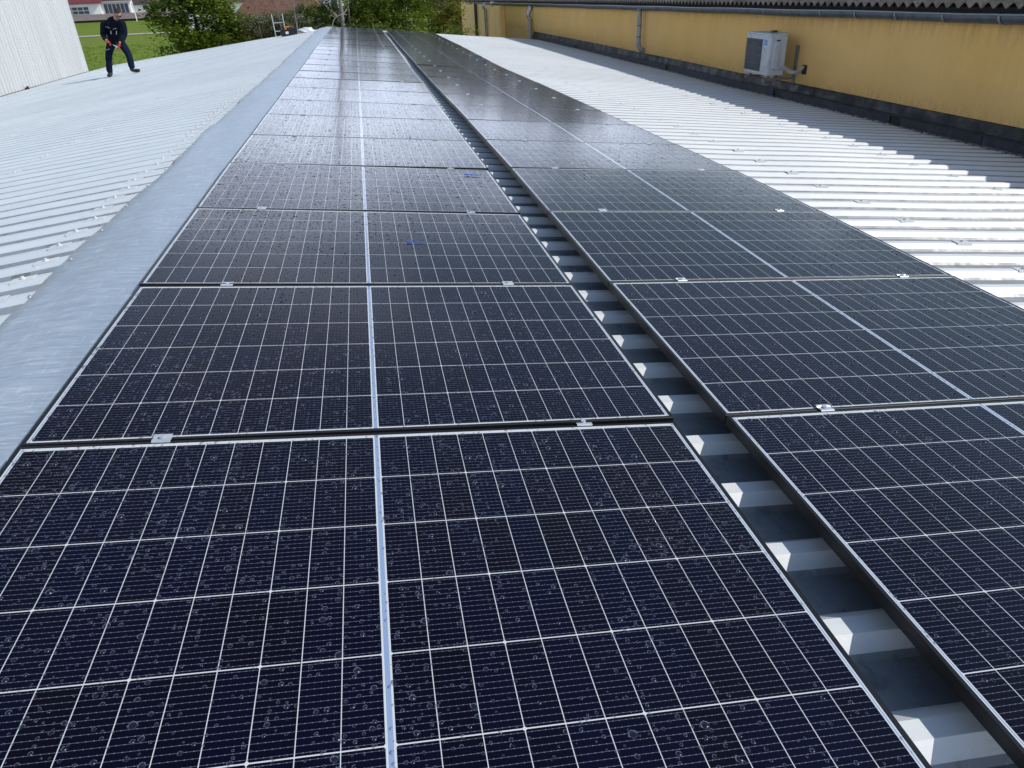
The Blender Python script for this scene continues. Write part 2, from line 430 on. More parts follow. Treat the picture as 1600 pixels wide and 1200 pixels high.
def add_panel(side, k):
    """side 0 = row along the ridge, 1 = outer row; k = -1 nearest"""
    global proto
    ea, eb = ('LL', 'LR') if side == 0 else ('RL', 'RR')
    v0, v1 = k*PP, (k+1)*PP
    z = lambda t, v: interp(ZT[t], v)
    u0 = 0 if side == 0 else PW + GAP
    dv = 0 if side == 0 else -.018
    P = lambda u, v, dz: Vector((u*CA, v, -u*SA + dz))
    A = P(u0, v0+dv, z(ea, v0)); B = P(u0+PW, v0+dv, z(eb, v0)); Cc = P(u0+PW, v1+dv, z(eb, v1)); D = P(u0, v1+dv, z(ea, v1))
    c = (A+B+Cc+D)/4
    ex = ((B-A)+(Cc-D)).normalized(); ey = ((D-A)+(Cc-B)); ey = (ey - ex*ey.dot(ex)).normalized(); ez = ex.cross(ey)
    q = Matrix((ex, ey, ez)).transposed().to_quaternion()
    q = q @ Quaternion((1,0,0), prnd.gauss(0, .0022)) @ Quaternion((0,1,0), prnd.gauss(0, .0016))
    if k == -1: name = 'nearest'
    row = 'left row beside the ridge flashing' if side == 0 else 'right row beside the pale roof'
    i = k+1
    if i == 0: lab = 'nearest solar panel, at the bottom of the picture, in the ' + row.split(' beside')[0]
    elif i == NROW-1: lab = 'farthest solar panel, at the far gable end of the ' + row
    elif side == 0 and i == 2: lab = 'wet solar panel with a loose blue strap on it, third from the camera'
    elif side == 0 and i == 3: lab = 'wet grey reflecting solar panel with a faint blue strap, fourth from the camera'
    else: lab = 'wet framed solar panel, ' + ORD[i] + ' from the camera in the ' + row
    lab = lab[:]
    r = thing('solar_panel', lab, 'solar panel', c, 'solar panels laid in two rows on the metal roof')
    r.rotation_mode = 'QUATERNION'; r.rotation_quaternion = q
    if proto is None:
        fr = frame_mesh().build('frame', M_FRAME, r)
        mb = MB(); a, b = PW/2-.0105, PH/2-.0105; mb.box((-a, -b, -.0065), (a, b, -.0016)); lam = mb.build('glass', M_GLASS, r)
        cl = [clamp_mesh().build('clamp', M_ALU, r)]; cl.append(cl[0].copy()); COL.objects.link(cl[1]); cl[1].parent = r
        for o, x in zip(cl, (-PW/2+.334, -PW/2+1.478)): o.location = (x, PH/2+.010, 0)
        mb = MB(); mb.box((-.02, -PP/2+.004, -.072), (.02, PP/2-.004, -.0305)); rl = [mb.build('mounting_rail', M_ALU, r)]
        rl.append(rl[0].copy()); COL.objects.link(rl[1]); rl[1].parent = r
        for o, x in zip(rl, (-PW/2+.334, -PW/2+1.478)): o.location = (x, 0, 0)
        proto = r
    else:
        for ch in list(proto.children):
            cc = ch.copy(); COL.objects.link(cc); cc.parent = r
            if cc.name.startswith('clamp') : cc.location.x += prnd.uniform(-.01, .01); cc.rotation_euler.z = prnd.uniform(-.03, .03)
    return r
for k in range(-1, NROW-1):
    for side in (0, 1): add_panel(side, k)

def on_panel(u, v, dz=0):
    return Vector((u*CA, v, -u*SA + (interp(ZT['LL'], v)*(1-u/PW) + interp(ZT['LR'], v)*u/PW) + dz))
# loose blue cable ties
M_BLUE = simple('blue_plastic', (.02, .13, .62), .35)
for (u, v, L, a, lab) in ((1.11, 1.735, .075, .03, 'short blue cable tie lying on the third panel from the camera'), (1.603, 3.25, .085, -.12, 'small faded blue cable tie lying on the fourth panel, right of the middle strip')):
    mb = MB()
    pts = [(-L*.25, 0, .003), (0, .001, .004), (L*.5, -.001, .003), (L*.9, .002, .0025)]
    mb.tube(pts, [.0026, .0028, .0026, .0012], 8)
    mb.tube([(-L*.25,0,.004), (-L*.42,.006,.006), (-L*.5,-.002,.005), (-L*.38,-.008,.004), (-L*.22,-.001,.004)], .0024, 8)
    mb.bbox((-L*.28, -.004, 0), (-L*.16, .004, .0075), .001)
    o = mb.build('cable_tie', M_BLUE); o.location = on_panel(u, v); o.rotation_euler = (0, AL, a)
    tag(o, lab, 'cable tie', 'blue cable ties')

# ------------------------------------------------------------------ yellow building on the right
XW = 7.95
def rimz(y): return .50 - .0078*(y-5.7)
yb = thing('yellow_building', 'long ochre rendered building with grey gutter and corrugated roof, along the right', 'building', (XW, 10, -7))
def ybp(mb, name, mat, parent=None):
    o = mb.build(name, mat, parent or yb)
    if not parent: o.location = (-XW, -10, 7)
    return o
def wall_mat():
    t = NT('ochre_render'); p = t.world()
    c = t.mix(t.ramp(t.noise(p, 1.1, 4), [(.3, 0.), (.7, 1.)]), (.80, .495, .165), (.90, .575, .205))
    st = t.noise(t.mapping(p, (3, 3, .35)), 5, 5, .65)
    c = t.mix(t.ramp(st, [(.52, 0.), (.75, .5)]), c, (.70, .47, .20))
    fl = t.noise(t.mapping(p, (1, 3, 1)), 22, 3, .6)
    c = t.mix(t.ramp(fl, [(.62, 0.), (.72, .45)]), c, (.34, .25, .14))
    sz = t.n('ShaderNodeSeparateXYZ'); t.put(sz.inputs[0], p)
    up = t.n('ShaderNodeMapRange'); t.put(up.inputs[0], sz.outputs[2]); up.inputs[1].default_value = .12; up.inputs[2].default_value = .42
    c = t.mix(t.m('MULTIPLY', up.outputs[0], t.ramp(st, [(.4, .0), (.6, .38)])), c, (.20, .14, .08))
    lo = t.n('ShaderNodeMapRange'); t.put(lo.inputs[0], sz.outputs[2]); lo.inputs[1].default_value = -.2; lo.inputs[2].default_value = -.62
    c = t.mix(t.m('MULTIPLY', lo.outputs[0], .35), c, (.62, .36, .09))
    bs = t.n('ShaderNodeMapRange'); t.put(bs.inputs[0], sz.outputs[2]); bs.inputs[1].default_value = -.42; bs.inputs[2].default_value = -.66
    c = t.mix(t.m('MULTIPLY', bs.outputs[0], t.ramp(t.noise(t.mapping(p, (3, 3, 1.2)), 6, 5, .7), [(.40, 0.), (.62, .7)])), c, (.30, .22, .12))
    pt = t.noise(t.mapping(p, (1, 1, 1.4)), .45, 2, .4)
    c = t.mix(t.ramp(pt, [(.50, 0.), (.56, .22)]), c, (.72, .48, .22))
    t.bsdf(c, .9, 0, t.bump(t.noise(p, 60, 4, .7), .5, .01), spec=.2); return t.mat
M_WALL = wall_mat()
mb = MB()
segs = 14
def sl_box(x0, x1, y0, y1):
    t0, t1 = rimz(y0)+.02, rimz(y1)+.02
    mb.add([(x0,y0,-7),(x1,y0,-7),(x1,y1,-7),(x0,y1,-7),(x0,y0,t0),(x1,y0,t0),(x1,y1,t1),(x0,y1,t1)], [(3,2,1,0),(4,5,6,7),(0,1,5,4),(1,2,6,5),(2,3,7,6),(3,0,4,7)])
sl_box(XW, XW+.35, YST-2, 50.6); sl_box(XW+9.5, XW+9.9, YST-2, 50.6); sl_box(XW, XW+9.9, 50.6, 51); sl_box(XW, XW+9.9, YST-2.4, YST-2)
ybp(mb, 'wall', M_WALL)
mb = MB(); mb.box((XW-.235, 36.4, -7), (XW-.003, 51.1, .13)); ybp(mb, 'projecting_wall', simple('bright_render', (.92, .60, .24), .9, 0, .06, 1.2, .3))
mb = MB(); M_SOFF = simple('soffit_dark', (.03, .028, .026), .9)
for yy in range(-5, 51, 4): mb.add([(XW-.05, yy, rimz(yy)+.024), (XW+.3, yy, rimz(yy)+.024), (XW+.3, yy+4, rimz(yy+4)+.024), (XW-.05, yy+4, rimz(yy+4)+.024), (XW-.05, yy, rimz(yy)+.06), (XW+.3, yy, rimz(yy)+.06), (XW+.3, yy+4, rimz(yy+4)+.06), (XW-.05, yy+4, rimz(yy+4)+.06)], [(3,2,1,0),(4,5,6,7),(1,2,6,5),(3,0,4,7)])
for yy in range(-5, 51, 4): mb.add([(XW-.022, yy, rimz(yy)-.02), (XW-.022, yy+4, rimz(yy+4)-.02), (XW-.022, yy+4, rimz(yy+4)+.075), (XW-.022, yy, rimz(yy)+.075)], [(3,2,1,0)])
ybp(mb, 'eave_board', M_SOFF)
# wavy fibre-cement roof
def cement_mat():
    t = NT('weathered_fibre_cement'); p = t.world()
    c = t.mix(t.ramp(t.noise(p, 3, 5, .7), [(.3, 0.), (.7, 1.)]), (.05, .046, .043), (.13, .12, .115))
    c = t.mix(t.ramp(t.noise(p, 14, 5, .7), [(.5, 0.), (.68, .8)]), c, (.04, .04, .035))
    c = t.mix(t.ramp(t.noise(p, 30, 3, .6), [(.62, 0.), (.72, .6)]), c, (.26, .25, .24))
    t.bsdf(c, .95, 0, t.bump(t.noise(p, 40, 4), .6, .01), spec=.1); return t.mat
M_CEM = cement_mat()
mb = MB(); pitch = .177; ny = int((51.3-(YST-2))/pitch*8); nx = 21; vs = []
for j in range(ny+1):
    y = YST-2 + j*pitch/8; w = .030*math.cos(2*math.pi*j/8)
    y0 = y
    for i in range(nx+1):
        x = XW - .11 + i*.5
        vs.append((x, y0, rimz(y0) + .105 + (min(x-XW, 10-(x-XW)))*.23 + w))
mb.v = vs; n = nx+1
for j in range(ny):
    for i in range(nx): mb.f.append([j*n+i, j*n+i+1, (j+1)*n+i+1, (j+1)*n+i]); mb.m.append(0); mb.sm.append(True)
rf2 = ybp(mb, 'corrugated_roof', M_CEM)
# thickness along the eave edge
mb = MB(); vs = []; fs = []
for j in range(ny+1):
    y = YST-2 + j*pitch/8; w = .030*math.cos(2*math.pi*j/8); z = rimz(y) + .105 - .11*.23 + w
    vs += [(XW-.111, y, z+.001), (XW-.111, y, z-.009)]
for j in range(ny): fs.append((2*j, 2*j+2, 2*j+3, 2*j+1))
mb.add(vs, fs); mb.build('sheet_edge', simple('cement_edge', (.12, .115, .11), .95), rf2)
# gutter
M_ZINC = simple('grey_zinc', (.13, .155, .175), .42, .55, .25, 5, 0, dirt=((.06, .07, .075), 9, .6))
M_ZINCL = simple('light_zinc', (.36, .38, .40), .35, .7, .15, 8)
mb = MB(); gx = XW - .105; gr = .088; ysg = [YST-2 + i*.7 for i in range(int((51.5-YST+2)/.7)+1)]
vs = []; na = 12
for y in ysg:
    zc = rimz(y) - .012 + .004*math.sin(y*1.7)
    for a in range(na+1):
        th = math.pi + math.pi*a/na
        vs.append((gx + gr*math.cos(th), y, zc + gr*math.sin(th)*1.05))
mb.v = vs; n = na+1
for j in range(len(ysg)-1):
    for i in range(na): mb.f.append([j*n+i, (j+1)*n+i, (j+1)*n+i+1, j*n+i+1]); mb.m.append(0); mb.sm.append(True)
gut = ybp(mb, 'gutter', M_ZINC)
mb = MB()
for a, b in zip(ysg, ysg[1:]):
    mb.tube([(gx-gr-.004, a, rimz(a)-.008+.004*math.sin(a*1.7)), (gx-gr-.004, b, rimz(b)-.008+.004*math.sin(b*1.7))], .010, 8, cap=False)
mb.build('gutter_bead', simple('bead_zinc', (.24, .27, .30), .4, .5), gut)
mb = MB(); hw = .016; vs = []
for a in range(na+3):
    th = math.pi + math.pi*(min(a, na))/na
    r_ = gr + .009
    x, z = (r_*math.cos(th), r_*math.sin(th)*1.05)
    if a > na: x += .0; z += .03*(a-na)
    vs += [(x, -hw, z), (x, hw, z)]
mb.add(vs, [(2*i, 2*i+1, 2*i+3, 2*i+2) for i in range(na+2)] )
hk = mb.build('gutter_bracket', simple('bracket_zinc', (.26, .28, .30), .6, .2), gut)
y = 2.35; k = 0
while y < 50:
    o = hk if k == 0 else hk.copy()
    if k: COL.objects.link(o); o.parent = gut
    o.location = (gx, y, rimz(y) - .012); k += 1; y += .86
# downpipes
def pipe(name, pts, r, mat, collars=()):
    mb = MB(); mb.tube(pts, r, 14)
    o = ybp(mb, name, mat)
    for c, d in collars:
        c = Vector(c); d = Vector(d).normalized(); m2 = MB(); m2.tube([c - d*.012, c + d*.012], r + .006, 14); m2.build('pipe_collar', M_ZINC, o)
    return o
def arc(c, r, a0, a1, n, ax='xz'):
    out = []
    for i in range(n+1):
        a = R(a0 + (a1-a0)*i/n); out.append((c[0] + r*math.cos(a), c[1], c[2] + r*math.sin(a)))
    return out
yp = 17.2; xp = XW - .13
pipe('downpipe', [(xp, yp, .36), (xp, yp, .1), (xp, yp, -.34), (xp-.004, yp-.02, -.42), (xp+.0, yp-.05, -.50), (xp+.05, yp-.07, -.57), (xp+.12, yp-.07, -.60)], .058,
     simple('pipe_zinc', (.30, .31, .33), .5, .4, .2, 4, dirt=((.06, .07, .07), 5, .7)), [((xp, yp, -.03), (0,0,1)), ((xp, yp, -.28), (0,0,1)), ((xp, yp, .30), (0,0,1))])
yp = 30.1
M_OLDP = simple('old_pipe', (.36, .34, .29), .6, .2, .25, 8, dirt=((.15, .13, .10), 12, .7))
pipe('downpipe', [(XW-.10, yp, .30), (XW-.10, yp, .20), (XW-.10, yp, .12), (XW-.19, yp, -.05), (XW-.20, yp, -.12), (XW-.14, yp, -.24), (XW-.13, yp, -.30)], .085, M_ZINCL, [((XW-.13, yp, -.29), (0,0,1)), ((XW-.18, yp, -.15), (.3,0,1))])
pipe('downpipe', [(XW-.13, yp, -.29), (XW-.13, yp, -1.05)], .085, M_OLDP)
yp = 40.2; xq = XW-.235-.11
pipe('downpipe', [(xq+.02, yp, .20), (xq-.12, yp, .12), (xq-.10, yp, .0), (xq, yp, -.12), (xq, yp, -2.5)], .075, M_ZINCL, [((xq, yp, -.6), (0,0,1))])
pipe('downpipe', [(xq, 43.8, .2), (xq, 43.8, -2.6)], .085, simple('dark_pipe', (.07, .065, .06), .6, .2))
# light hopper under gutter
mb = MB(); mb.tube([(XW-.14, 38.6, .27), (XW-.16, 38.6, .20), (XW-.17, 38.6, .12), (XW-.1, 38.6, .05)], [.16, .17, .13, .07], 12); ybp(mb, 'rainwater_hopper', M_ZINCL)
# black bituminous flashing, two tiers, on the wall foot
def bit_mat():
    t = NT('black_bitumen'); p = t.world()
    c = t.mix(t.ramp(t.noise(p, 2.2, 4, .6), [(.35, 0.), (.65, 1.)]), (.007, .008, .012), (.017, .019, .027))
    c = t.mix(t.ramp(t.noise(p, 11, 4, .6), [(.60, 0.), (.70, .4)]), c, (.05, .06, .08))
    t.bsdf(c, t.ramp(t.noise(p, 4, 3), [(.35, .35), (.65, .75)]), 0, t.bump(t.noise(p, 9, 3), .5, .02)); return t.mat
M_BIT = bit_mat()
M_SLAB = simple('bitumen_slab', (.022, .026, .042), .45, 0, .35, 6, .3, dirt=((.075, .09, .12), 7, .55))
mb = MB(); ys = [YST-2 + i*.5 for i in range(int((30.25-YST+2)/.5)+1)]
def wb(y): return zR(XW, y)
vs = []
for y in ys:
    w = .004*math.sin(y*2.3); b = wb(y)
    for x, z in ((XW-.002, b+.262), (XW-.030, b+.256), (XW-.044+w, b+.142), (XW-.060+w, b+.128), (XW-.060+w, b+.116), (XW-.016, b+.115)): vs.append((x, y, z))
mb.v = vs
for j in range(len(ys)-1):
    for i in range(5): mb.f.append([j*6+i, (j+1)*6+i, (j+1)*6+i+1, j*6+i+1]); mb.m.append(0); mb.sm.append(False)
mb.add([vs[i] for i in range(6)], [(0,1,2,3,4,5)]); mb.add([vs[-6+i] for i in range(6)], [(5,4,3,2,1,0)])
wf = ybp(mb, 'wall_flashing', M_BIT)
# lower tier: slabs with joints and holes
y = YST-2; srnd = random.Random(4); holes = [(7.2, .22), (10.35, .20), (15.3, .25), (23.2, .4), (4.75, .3)]
def slab(y0, y1):
    m2 = MB(); xo = XW-.022 - srnd.uniform(0, .006)
    b0, b1 = wb(y0)-.032, wb(y1)-.032
    m2.add([(xo, y0, b0), (xo, y1, b1), (xo, y1, b1+.156), (xo, y0, b0+.156), (XW-.001, y0, b0), (XW-.001, y1, b1), (XW-.001, y1, b1+.156), (XW-.001, y0, b0+.156)],
           [(0,3,2,1), (0,4,7,3), (1,2,6,5), (3,7,6,2)])
    m2.build('flashing_slab', M_SLAB, wf)
while y < 30.1:
    L = srnd.choice((.8, 1.0, 1.15)); y1 = min(y + L, 30.2)
    for hy, hw_ in holes:
        if y < hy < y1: y1 = hy
        if abs(y-hy) < .01: y = hy + hw_; y1 = y + .7
    if y1 > 30.2: y1 = 30.2
    slab(y+.006, y1-.006); y = y1
# backing behind the joints, almost black
mb = MB(); b0, b1 = wb(YST-2)-.03, wb(30.2)-.03
vs = []
for yy in ys: vs += [(XW-.010, yy, wb(yy)-.035), (XW-.010, yy, wb(yy)+.125)]
mb.add(vs, [(2*i, 2*i+1, 2*i+3, 2*i+2) for i in range(len(ys)-1)]); mb.build('tar_backing', simple('tar', (.006, .006, .007), .5), wf)
# thin edge angle and rubble along the foot of the wall
M_EDGE = simple('rusty_angle', (.30, .27, .20), .8, .1, .3, 20)
mb = MB(); vs = []
for yy in ys: vs += [(XW-.075, yy, wb(yy)+.006+.003*math.sin(yy*5)), (XW-.055, yy, wb(yy)+.009), (XW-.055, yy, wb(yy)-.004)]
mb.add(vs, [q for i in range(len(ys)-1) for q in ((3*i, 3*i+1, 3*i+4, 3*i+3), (3*i+1, 3*i+2, 3*i+5, 3*i+4))])
mb.build('edge_angle', M_EDGE, wf)
drnd = random.Random(9)
mb = MB(); mb.box((-.045, -.025, .001), (.03, .025, .006)); mb.box((-.01, -.031, -.035), (.03, -.026, .0045))
fl0 = mb.build('rib_filler', simple('old_bracket', (.16, .14, .12), .8, .3, .4, 30), wf)
for kk in range(70):
    yy = ribtop(12+kk); x = XW - .10 - drnd.uniform(0, .03)
    o = fl0 if kk == 0 else fl0.copy()
    if kk: COL.objects.link(o); o.parent = wf
    o.location = (x, yy, zR(x, yy)); o.rotation_euler = (0, AL, drnd.uniform(-.3, .3))

# ------------------------------------------------------------------ air conditioner
M_ACW = simple('weathered_white', (.50, .53, .56), .45, 0, .08, 5, 0, dirt=((.22, .21, .18), 9, .45))
ac = thing('air_conditioner', 'weathered white outdoor air conditioner on brackets against the ochre wall', 'air conditioner', (7.4, 9.92, -.49))
def acp(mb, name, mat, parent=None): 
    o = mb.build(name, mat, parent or ac); return o
mb = MB(); mb.bbox((0, 0, 0), (.30, .80, .60), .016)
mb.bbox((-.006, -.006, .595), (.306, .806, .625), .008)
cas = acp(mb, 'casing', M_ACW)
mb = MB(); mb.box((-.004, .245, .055), (-.001, .775, .535)); acp(mb, 'fan_opening', simple('fan_dark', (.035, .04, .045), .6))
mb = MB()
for i in range(27):
    y = .25 + i*.02; mb.box((-.016, y, .055), (-.012, y+.003, .535))
for z in (.06, .17, .29, .41, .53): mb.box((-.013, .245, z-.003), (-.007, .775, z+.003))
acp(mb, 'fan_grille', simple('grille', (.20, .22, .24), .5, .3))
mb = MB(); mb.tube([(-.0045, .51, .295), (-.0042, .51, .295)], .20, 28)
for i in range(3):
    a = i*2.094; mb.add([(-.006, .51+.03*math.cos(a), .295+.03*math.sin(a)), (-.006, .51+.19*math.cos(a), .295+.19*math.sin(a)), (-.0052, .51+.18*math.cos(a+.7), .295+.18*math.sin(a+.7)), (-.0052, .51+.03*math.cos(a+1), .295+.03*math.sin(a+1))], [(0,1,2,3)])
acp(mb, 'fan', simple('fan_blade', (.07, .08, .09), .5))
mb = MB(); mb.box((-.0045, .10, .455), (-.0005, .185, .53)); st = acp(mb, 'sticker', simple('blue_sticker', (.04, .26, .62), .4))
mb = MB(); mb.box((-.0058, .12, .478), (-.0048, .165, .484)); mb.box((-.0058, .12, .497), (-.0048, .165, .503)); mb.box((-.0045, .11, .425), (-.0008, .175, .445)); mb.build('sticker_mark', simple('mark_white', (.6, .68, .75), .5), st)
mb = MB(); mb.bbox((.065, -.034, .10), (.165, .004, .565), .012); mb.bbox((.075, -.040, .40), (.150, -.030, .50), .008); acp(mb, 'valve_cover', M_ACW)
mb = MB(); mb.box((.09, -.0355, .515), (.155, -.0345, .535)); acp(mb, 'valve_handle', M_SOFF)
mb = MB(); mb.bbox((.10, -.02, .05), (.13, .02, .075), .004)
M_RAIL = simple('galvanised_rail', (.22, .22, .21), .55, .5, .15, 12, dirt=((.10, .07, .05), 14, .5))
mb = MB()
for y in (.06, .66):
    mb.box((-.02, y-.02, -.075), (.515, y+.02, -.042)); mb.box((.04, y-.016, -.042), (.09, y+.016, 0)); mb.box((.22, y-.016, -.042), (.27, y+.016, 0))
acp(mb, 'bracket', M_RAIL)
mb = MB(); mb.box((.515, .03, -.14), (.548, .09, .43)); mb.box((.515, .64, -.14), (.548, .70, .43)); acp(mb, 'wall_rail', M_RAIL)
mb = MB()
for dz, dy in ((0, 0), (.022, -.012), (-.015, .01)):
    mb.tube([(.12, -.03, .10+dz), (.17, -.07+dy, .125+dz), (.24, -.10+dy, .12+dz), (.33, -.13+dy, .06+dz), (.42, -.16+dy, .045+dz), (.50, -.19+dy, .10+dz), (.548, -.20+dy, .12+dz)], .011, 8)
acp(mb, 'refrigerant_pipe', simple('pipe_wrap', (.42, .42, .40), .8))
mb = MB(); mb.bbox((.528, -.27, .02), (.549, -.15, .16), .02); acp(mb, 'wall_hole_patch', M_SOFF)
mb = MB(); lr = random.Random(2)
for i in range(26):
    mt = Matrix.Translation((.12+lr.uniform(-.05,.05), .12+lr.uniform(-.07,.07), .635+lr.uniform(0,.03))) @ Matrix.Rotation(lr.uniform(0,6), 4, 'Z') @ Matrix.Rotation(lr.uniform(-.8,.8), 4, 'X')
    mb.add([mt @ Vector(p) for p in ((-.02,-.012,0), (.02,-.008,.004), (.024,.010,0), (-.018,.012,.006))], [(0,1,2,3)])
o = mb.build('leaf_litter', simple('dead_leaf', (.06, .035, .02), .9)); o.location = ac.location
tag(o, 'small clump of dead brown leaves on top of the air conditioner', 'leaves')

# ------------------------------------------------------------------ white corrugated hall on the left
XH = -8.12
wh = thing('white_hall', 'tall windowless hall clad in vertical white corrugated sheet, on the left', 'building', (XH, 20, -7))
M_CLAD = (lambda t: (t.bsdf(t.mix(t.ramp(t.noise(t.mapping(t.world(), (1, 2.2, .12)), 2.5, 4), [(.3, 0.), (.7, 1.)]), (.50, .52, .53), (.58, .60, .61)), .5, 0, t.bump(t.noise(t.world(), 3, 2), .2, .02), spec=.3), t.mat)[1])(NT('white_cladding'))
mb = MB(); vs = []; y = -5.; prof = [(0, 0), (.10, 0), (.118, -.038), (.182, -.038), (.20, 0)]
rows = []
while y < 26.5:
    for dy, dx in prof[:4]: rows.append((y+dy, dx))
    y += .20
rows = [r for r in rows if r[0] <= 26.55]
def zb(y): return zL(XH, y) - .02
z1 = 6.5
for yy, dx in rows: vs += [(XH+dx, yy, zb(yy)), (XH+dx, yy, z1)]
mb.add(vs, [(2*i+2, 2*i, 2*i+1, 2*i+3) for i in range(len(rows)-1)])
ylast = rows[-1][0]
def whp(mb, name, mat):
    o = mb.build(name, mat, wh); o.location = (-XH, -20, 7); return o
whp(mb, 'cladding', M_CLAD)
mb = MB(); mb.box((XH-14, -5, -7), (XH-.04, 26.5, 6.45)); mb.box((XH-.045, ylast-.001, -7), (XH+.004, ylast+.012, 6.5)); whp(mb, 'wall', M_CLAD)
mb = MB(); mb.box((XH-14.2, -5.2, 6.5), (XH+.15, 26.8, 6.75)); whp(mb, 'roof', M_ZINC)
mb = MB(); vs = []
for i in range(64):
    yy = -5 + i*.5; vs += [(XH+.006, yy, zb(yy)+.0), (XH+.006, yy, zb(yy)+.035), (XH+.035, yy, zb(yy)+.0)]
mb.add(vs, [q for i in range(63) for q in ((3*i, 3*i+3, 3*i+4, 3*i+1), (3*i+1, 3*i+4, 3*i+5, 3*i+2))]); whp(mb, 'base_trim', simple('trim_dark', (.10, .10, .10), .7))
mb = MB(); mb.bbox((-.03, -.05, 0), (.05, .06, .05), .015); mb.bbox((-.01, .02, .03), (.04, .07, .075), .012)
o = mb.build('debris_lump', M_SOFF); o.location = (-8.04, 21.1, zL(-8.04, 21.1)+.0); tag(o, 'small dark lump of debris at the foot of the white hall', 'debris')

# ------------------------------------------------------------------ ladder, toolbox, sack, cable at the far gable
M_LAD = simple('ladder_alu', (.62, .63, .62), .35, .6, .08, 20)
ld = thing('ladder', 'aluminium ladder top sticking up over the far roof edge', 'ladder', (-1.76, 29.15, -6.9))
mb = MB()
for s in (-1, 1):
    m2 = MB(); m2.box((s*.19-.013, -.035, 0), (s*.19+.013, .035, 7.28)); m2.build('rail', M_LAD, ld)
z = .27
while z < 7.2:
    m2 = MB(); m2.tube([(-.18, 0, z), (.18, 0, z)], .017, 8); m2.build('rung', M_LAD, ld); z += .28
ld.rotation_euler = (R(1.5), R(-1.5), 0)
tb = thing('tool_tote', 'black open tool box with orange handled tools on the far left slope', 'tool box', (-1.50, 27.55, zL(-1.5, 27.55)))
tb.rotation_euler = (0, -math.atan(SL), .12)
M_BLK = simple('black_plastic', (.012, .013, .015), .5)
mb = MB(); a, b, h = .27, .15, .20
for (p0, p1) in (((-a,-b,0), (a,-b+.014,h)), ((-a,b-.014,0), (a,b,h)), ((-a,-b,0), (-a+.014,b,h)), ((a-.014,-b,0), (a,b,h)), ((-a,-b,0), (a,b,.012)), ((-a-.012,-b-.012,h-.02), (a+.012,-b,h+.003)), ((-a-.012,b,h-.02), (a+.012,b+.012,h+.003))): mb.bbox(p0, p1, .004)
mb.build('body', M_BLK, tb)
mb = MB(); mb.box((-.12, -b-.016, .06), (-.02, -b-.013, .14)); mb.build('sticker', simple('white_label', (.7, .7, .7), .5), tb)
dr = thing('cordless_drill', 'orange and black cordless drill lying in the black tool box', 'drill', (-1.54, 27.55, zL(-1.5, 27.55)+.03))
mb = MB(); mb.tube([(-.08, 0, .23), (.03, 0, .235), (.07, 0, .237)], [.028, .030, .018], 12); mb.tube([(.09,0,.257), (.15,0,.258)], .012, 8); mb.bbox((-.07, -.02, .06), (-.02, .02, .24), .012); mb.build('body', simple('orange_plastic', (.75, .22, .03), .5), dr)
mb = MB(); mb.bbox((-.10, -.035, .0), (.01, .035, .06), .012); mb.build('battery', M_BLK, dr)
# bag
bm = bmesh.new(); bmesh.ops.create_icosphere(bm, subdivisions=4, radius=1)
from mathutils import noise as mn
for v in bm.verts:
    n_ = mn.noise(v.co*1.7)*.28 + mn.noise(v.co*5)*.07
    v.co = Vector((v.co.x*.30*(1+n_), v.co.y*.20*(1+n_), max(-.02, v.co.z*.13*(1+n_*1.5)) + .02))
me = bpy.data.meshes.new('plastic_bag'); bm.to_mesh(me); bm.free()
for p_ in me.polygons: p_.use_smooth = True
me.materials.append(simple('white_film', (.62, .65, .68), .4, 0, .1, 12, .5))
o = bpy.data.objects.new('plastic_bag', me); COL.objects.link(o); o.location = (-.92, 27.9, zL(-.92, 27.9)+.0); tag(o, 'crumpled white plastic bag beside the tool box near the ridge', 'bag')
mb = MB(); mb.bbox((-.25, -.05, 0), (.2, .06, .035), .01); o = mb.build('cardboard_piece', simple('cardboard', (.42, .27, .16), .9)); o.location = (-1.12, 27.75, zL(-1.12, 27.75)); o.rotation_euler = (0, -.11, .15); tag(o, 'flat brown cardboard piece lying next to the black tool box', 'cardboard')
mb = MB()
pts = []
for i in range(19):
    a = math.pi*(1.0 - .62*i/18); pts.append((.42 + .42*math.cos(a)*1.0, 28.8 + .01*i, -.14 + .40*math.sin(a)))
mb.tube(pts, .011, 6); o = mb.build('cable', simple('grey_cable', (.30, .30, .24), .6)); tag(o, 'thin stiff cable arching up at the far end of the ridge', 'cable')

# ------------------------------------------------------------------ skin figures
def skin_mesh(name, nodes, edges, mats, parent, sub=2, offs=(0,0,0)):
    """nodes: list of (pos, (rx, ry)); first is the root"""
    me = bpy.data.meshes.new(name); me.from_pydata([tuple(Vector(p)) for p, r in nodes], edges, [])
    o = bpy.data.objects.new(name, me); COL.objects.link(o)
    m = o.modifiers.new('Skin', 'SKIN'); m.use_smooth_shade = True; m.branch_smoothing = .6
    for i, (p, r) in enumerate(nodes):
        sv = me.skin_vertices[0].data[i]; sv.radius = r if isinstance(r, tuple) else (r, r); sv.use_root = (i == 0)
    if sub: s_ = o.modifiers.new('Sub', 'SUBSURF'); s_.levels = sub; s_.render_levels = sub
    dg = bpy.context.evaluated_depsgraph_get(); dg.update()
    nm = bpy.data.meshes.new_from_object(o.evaluated_get(dg))
    o.modifiers.clear(); o.data = nm; nm.name = name
    for mt in (mats if isinstance(mats, (list, tuple)) else [mats]): nm.materials.append(mt)
    for p_ in nm.polygons: p_.use_smooth = True
    if parent: o.parent = parent
    return o

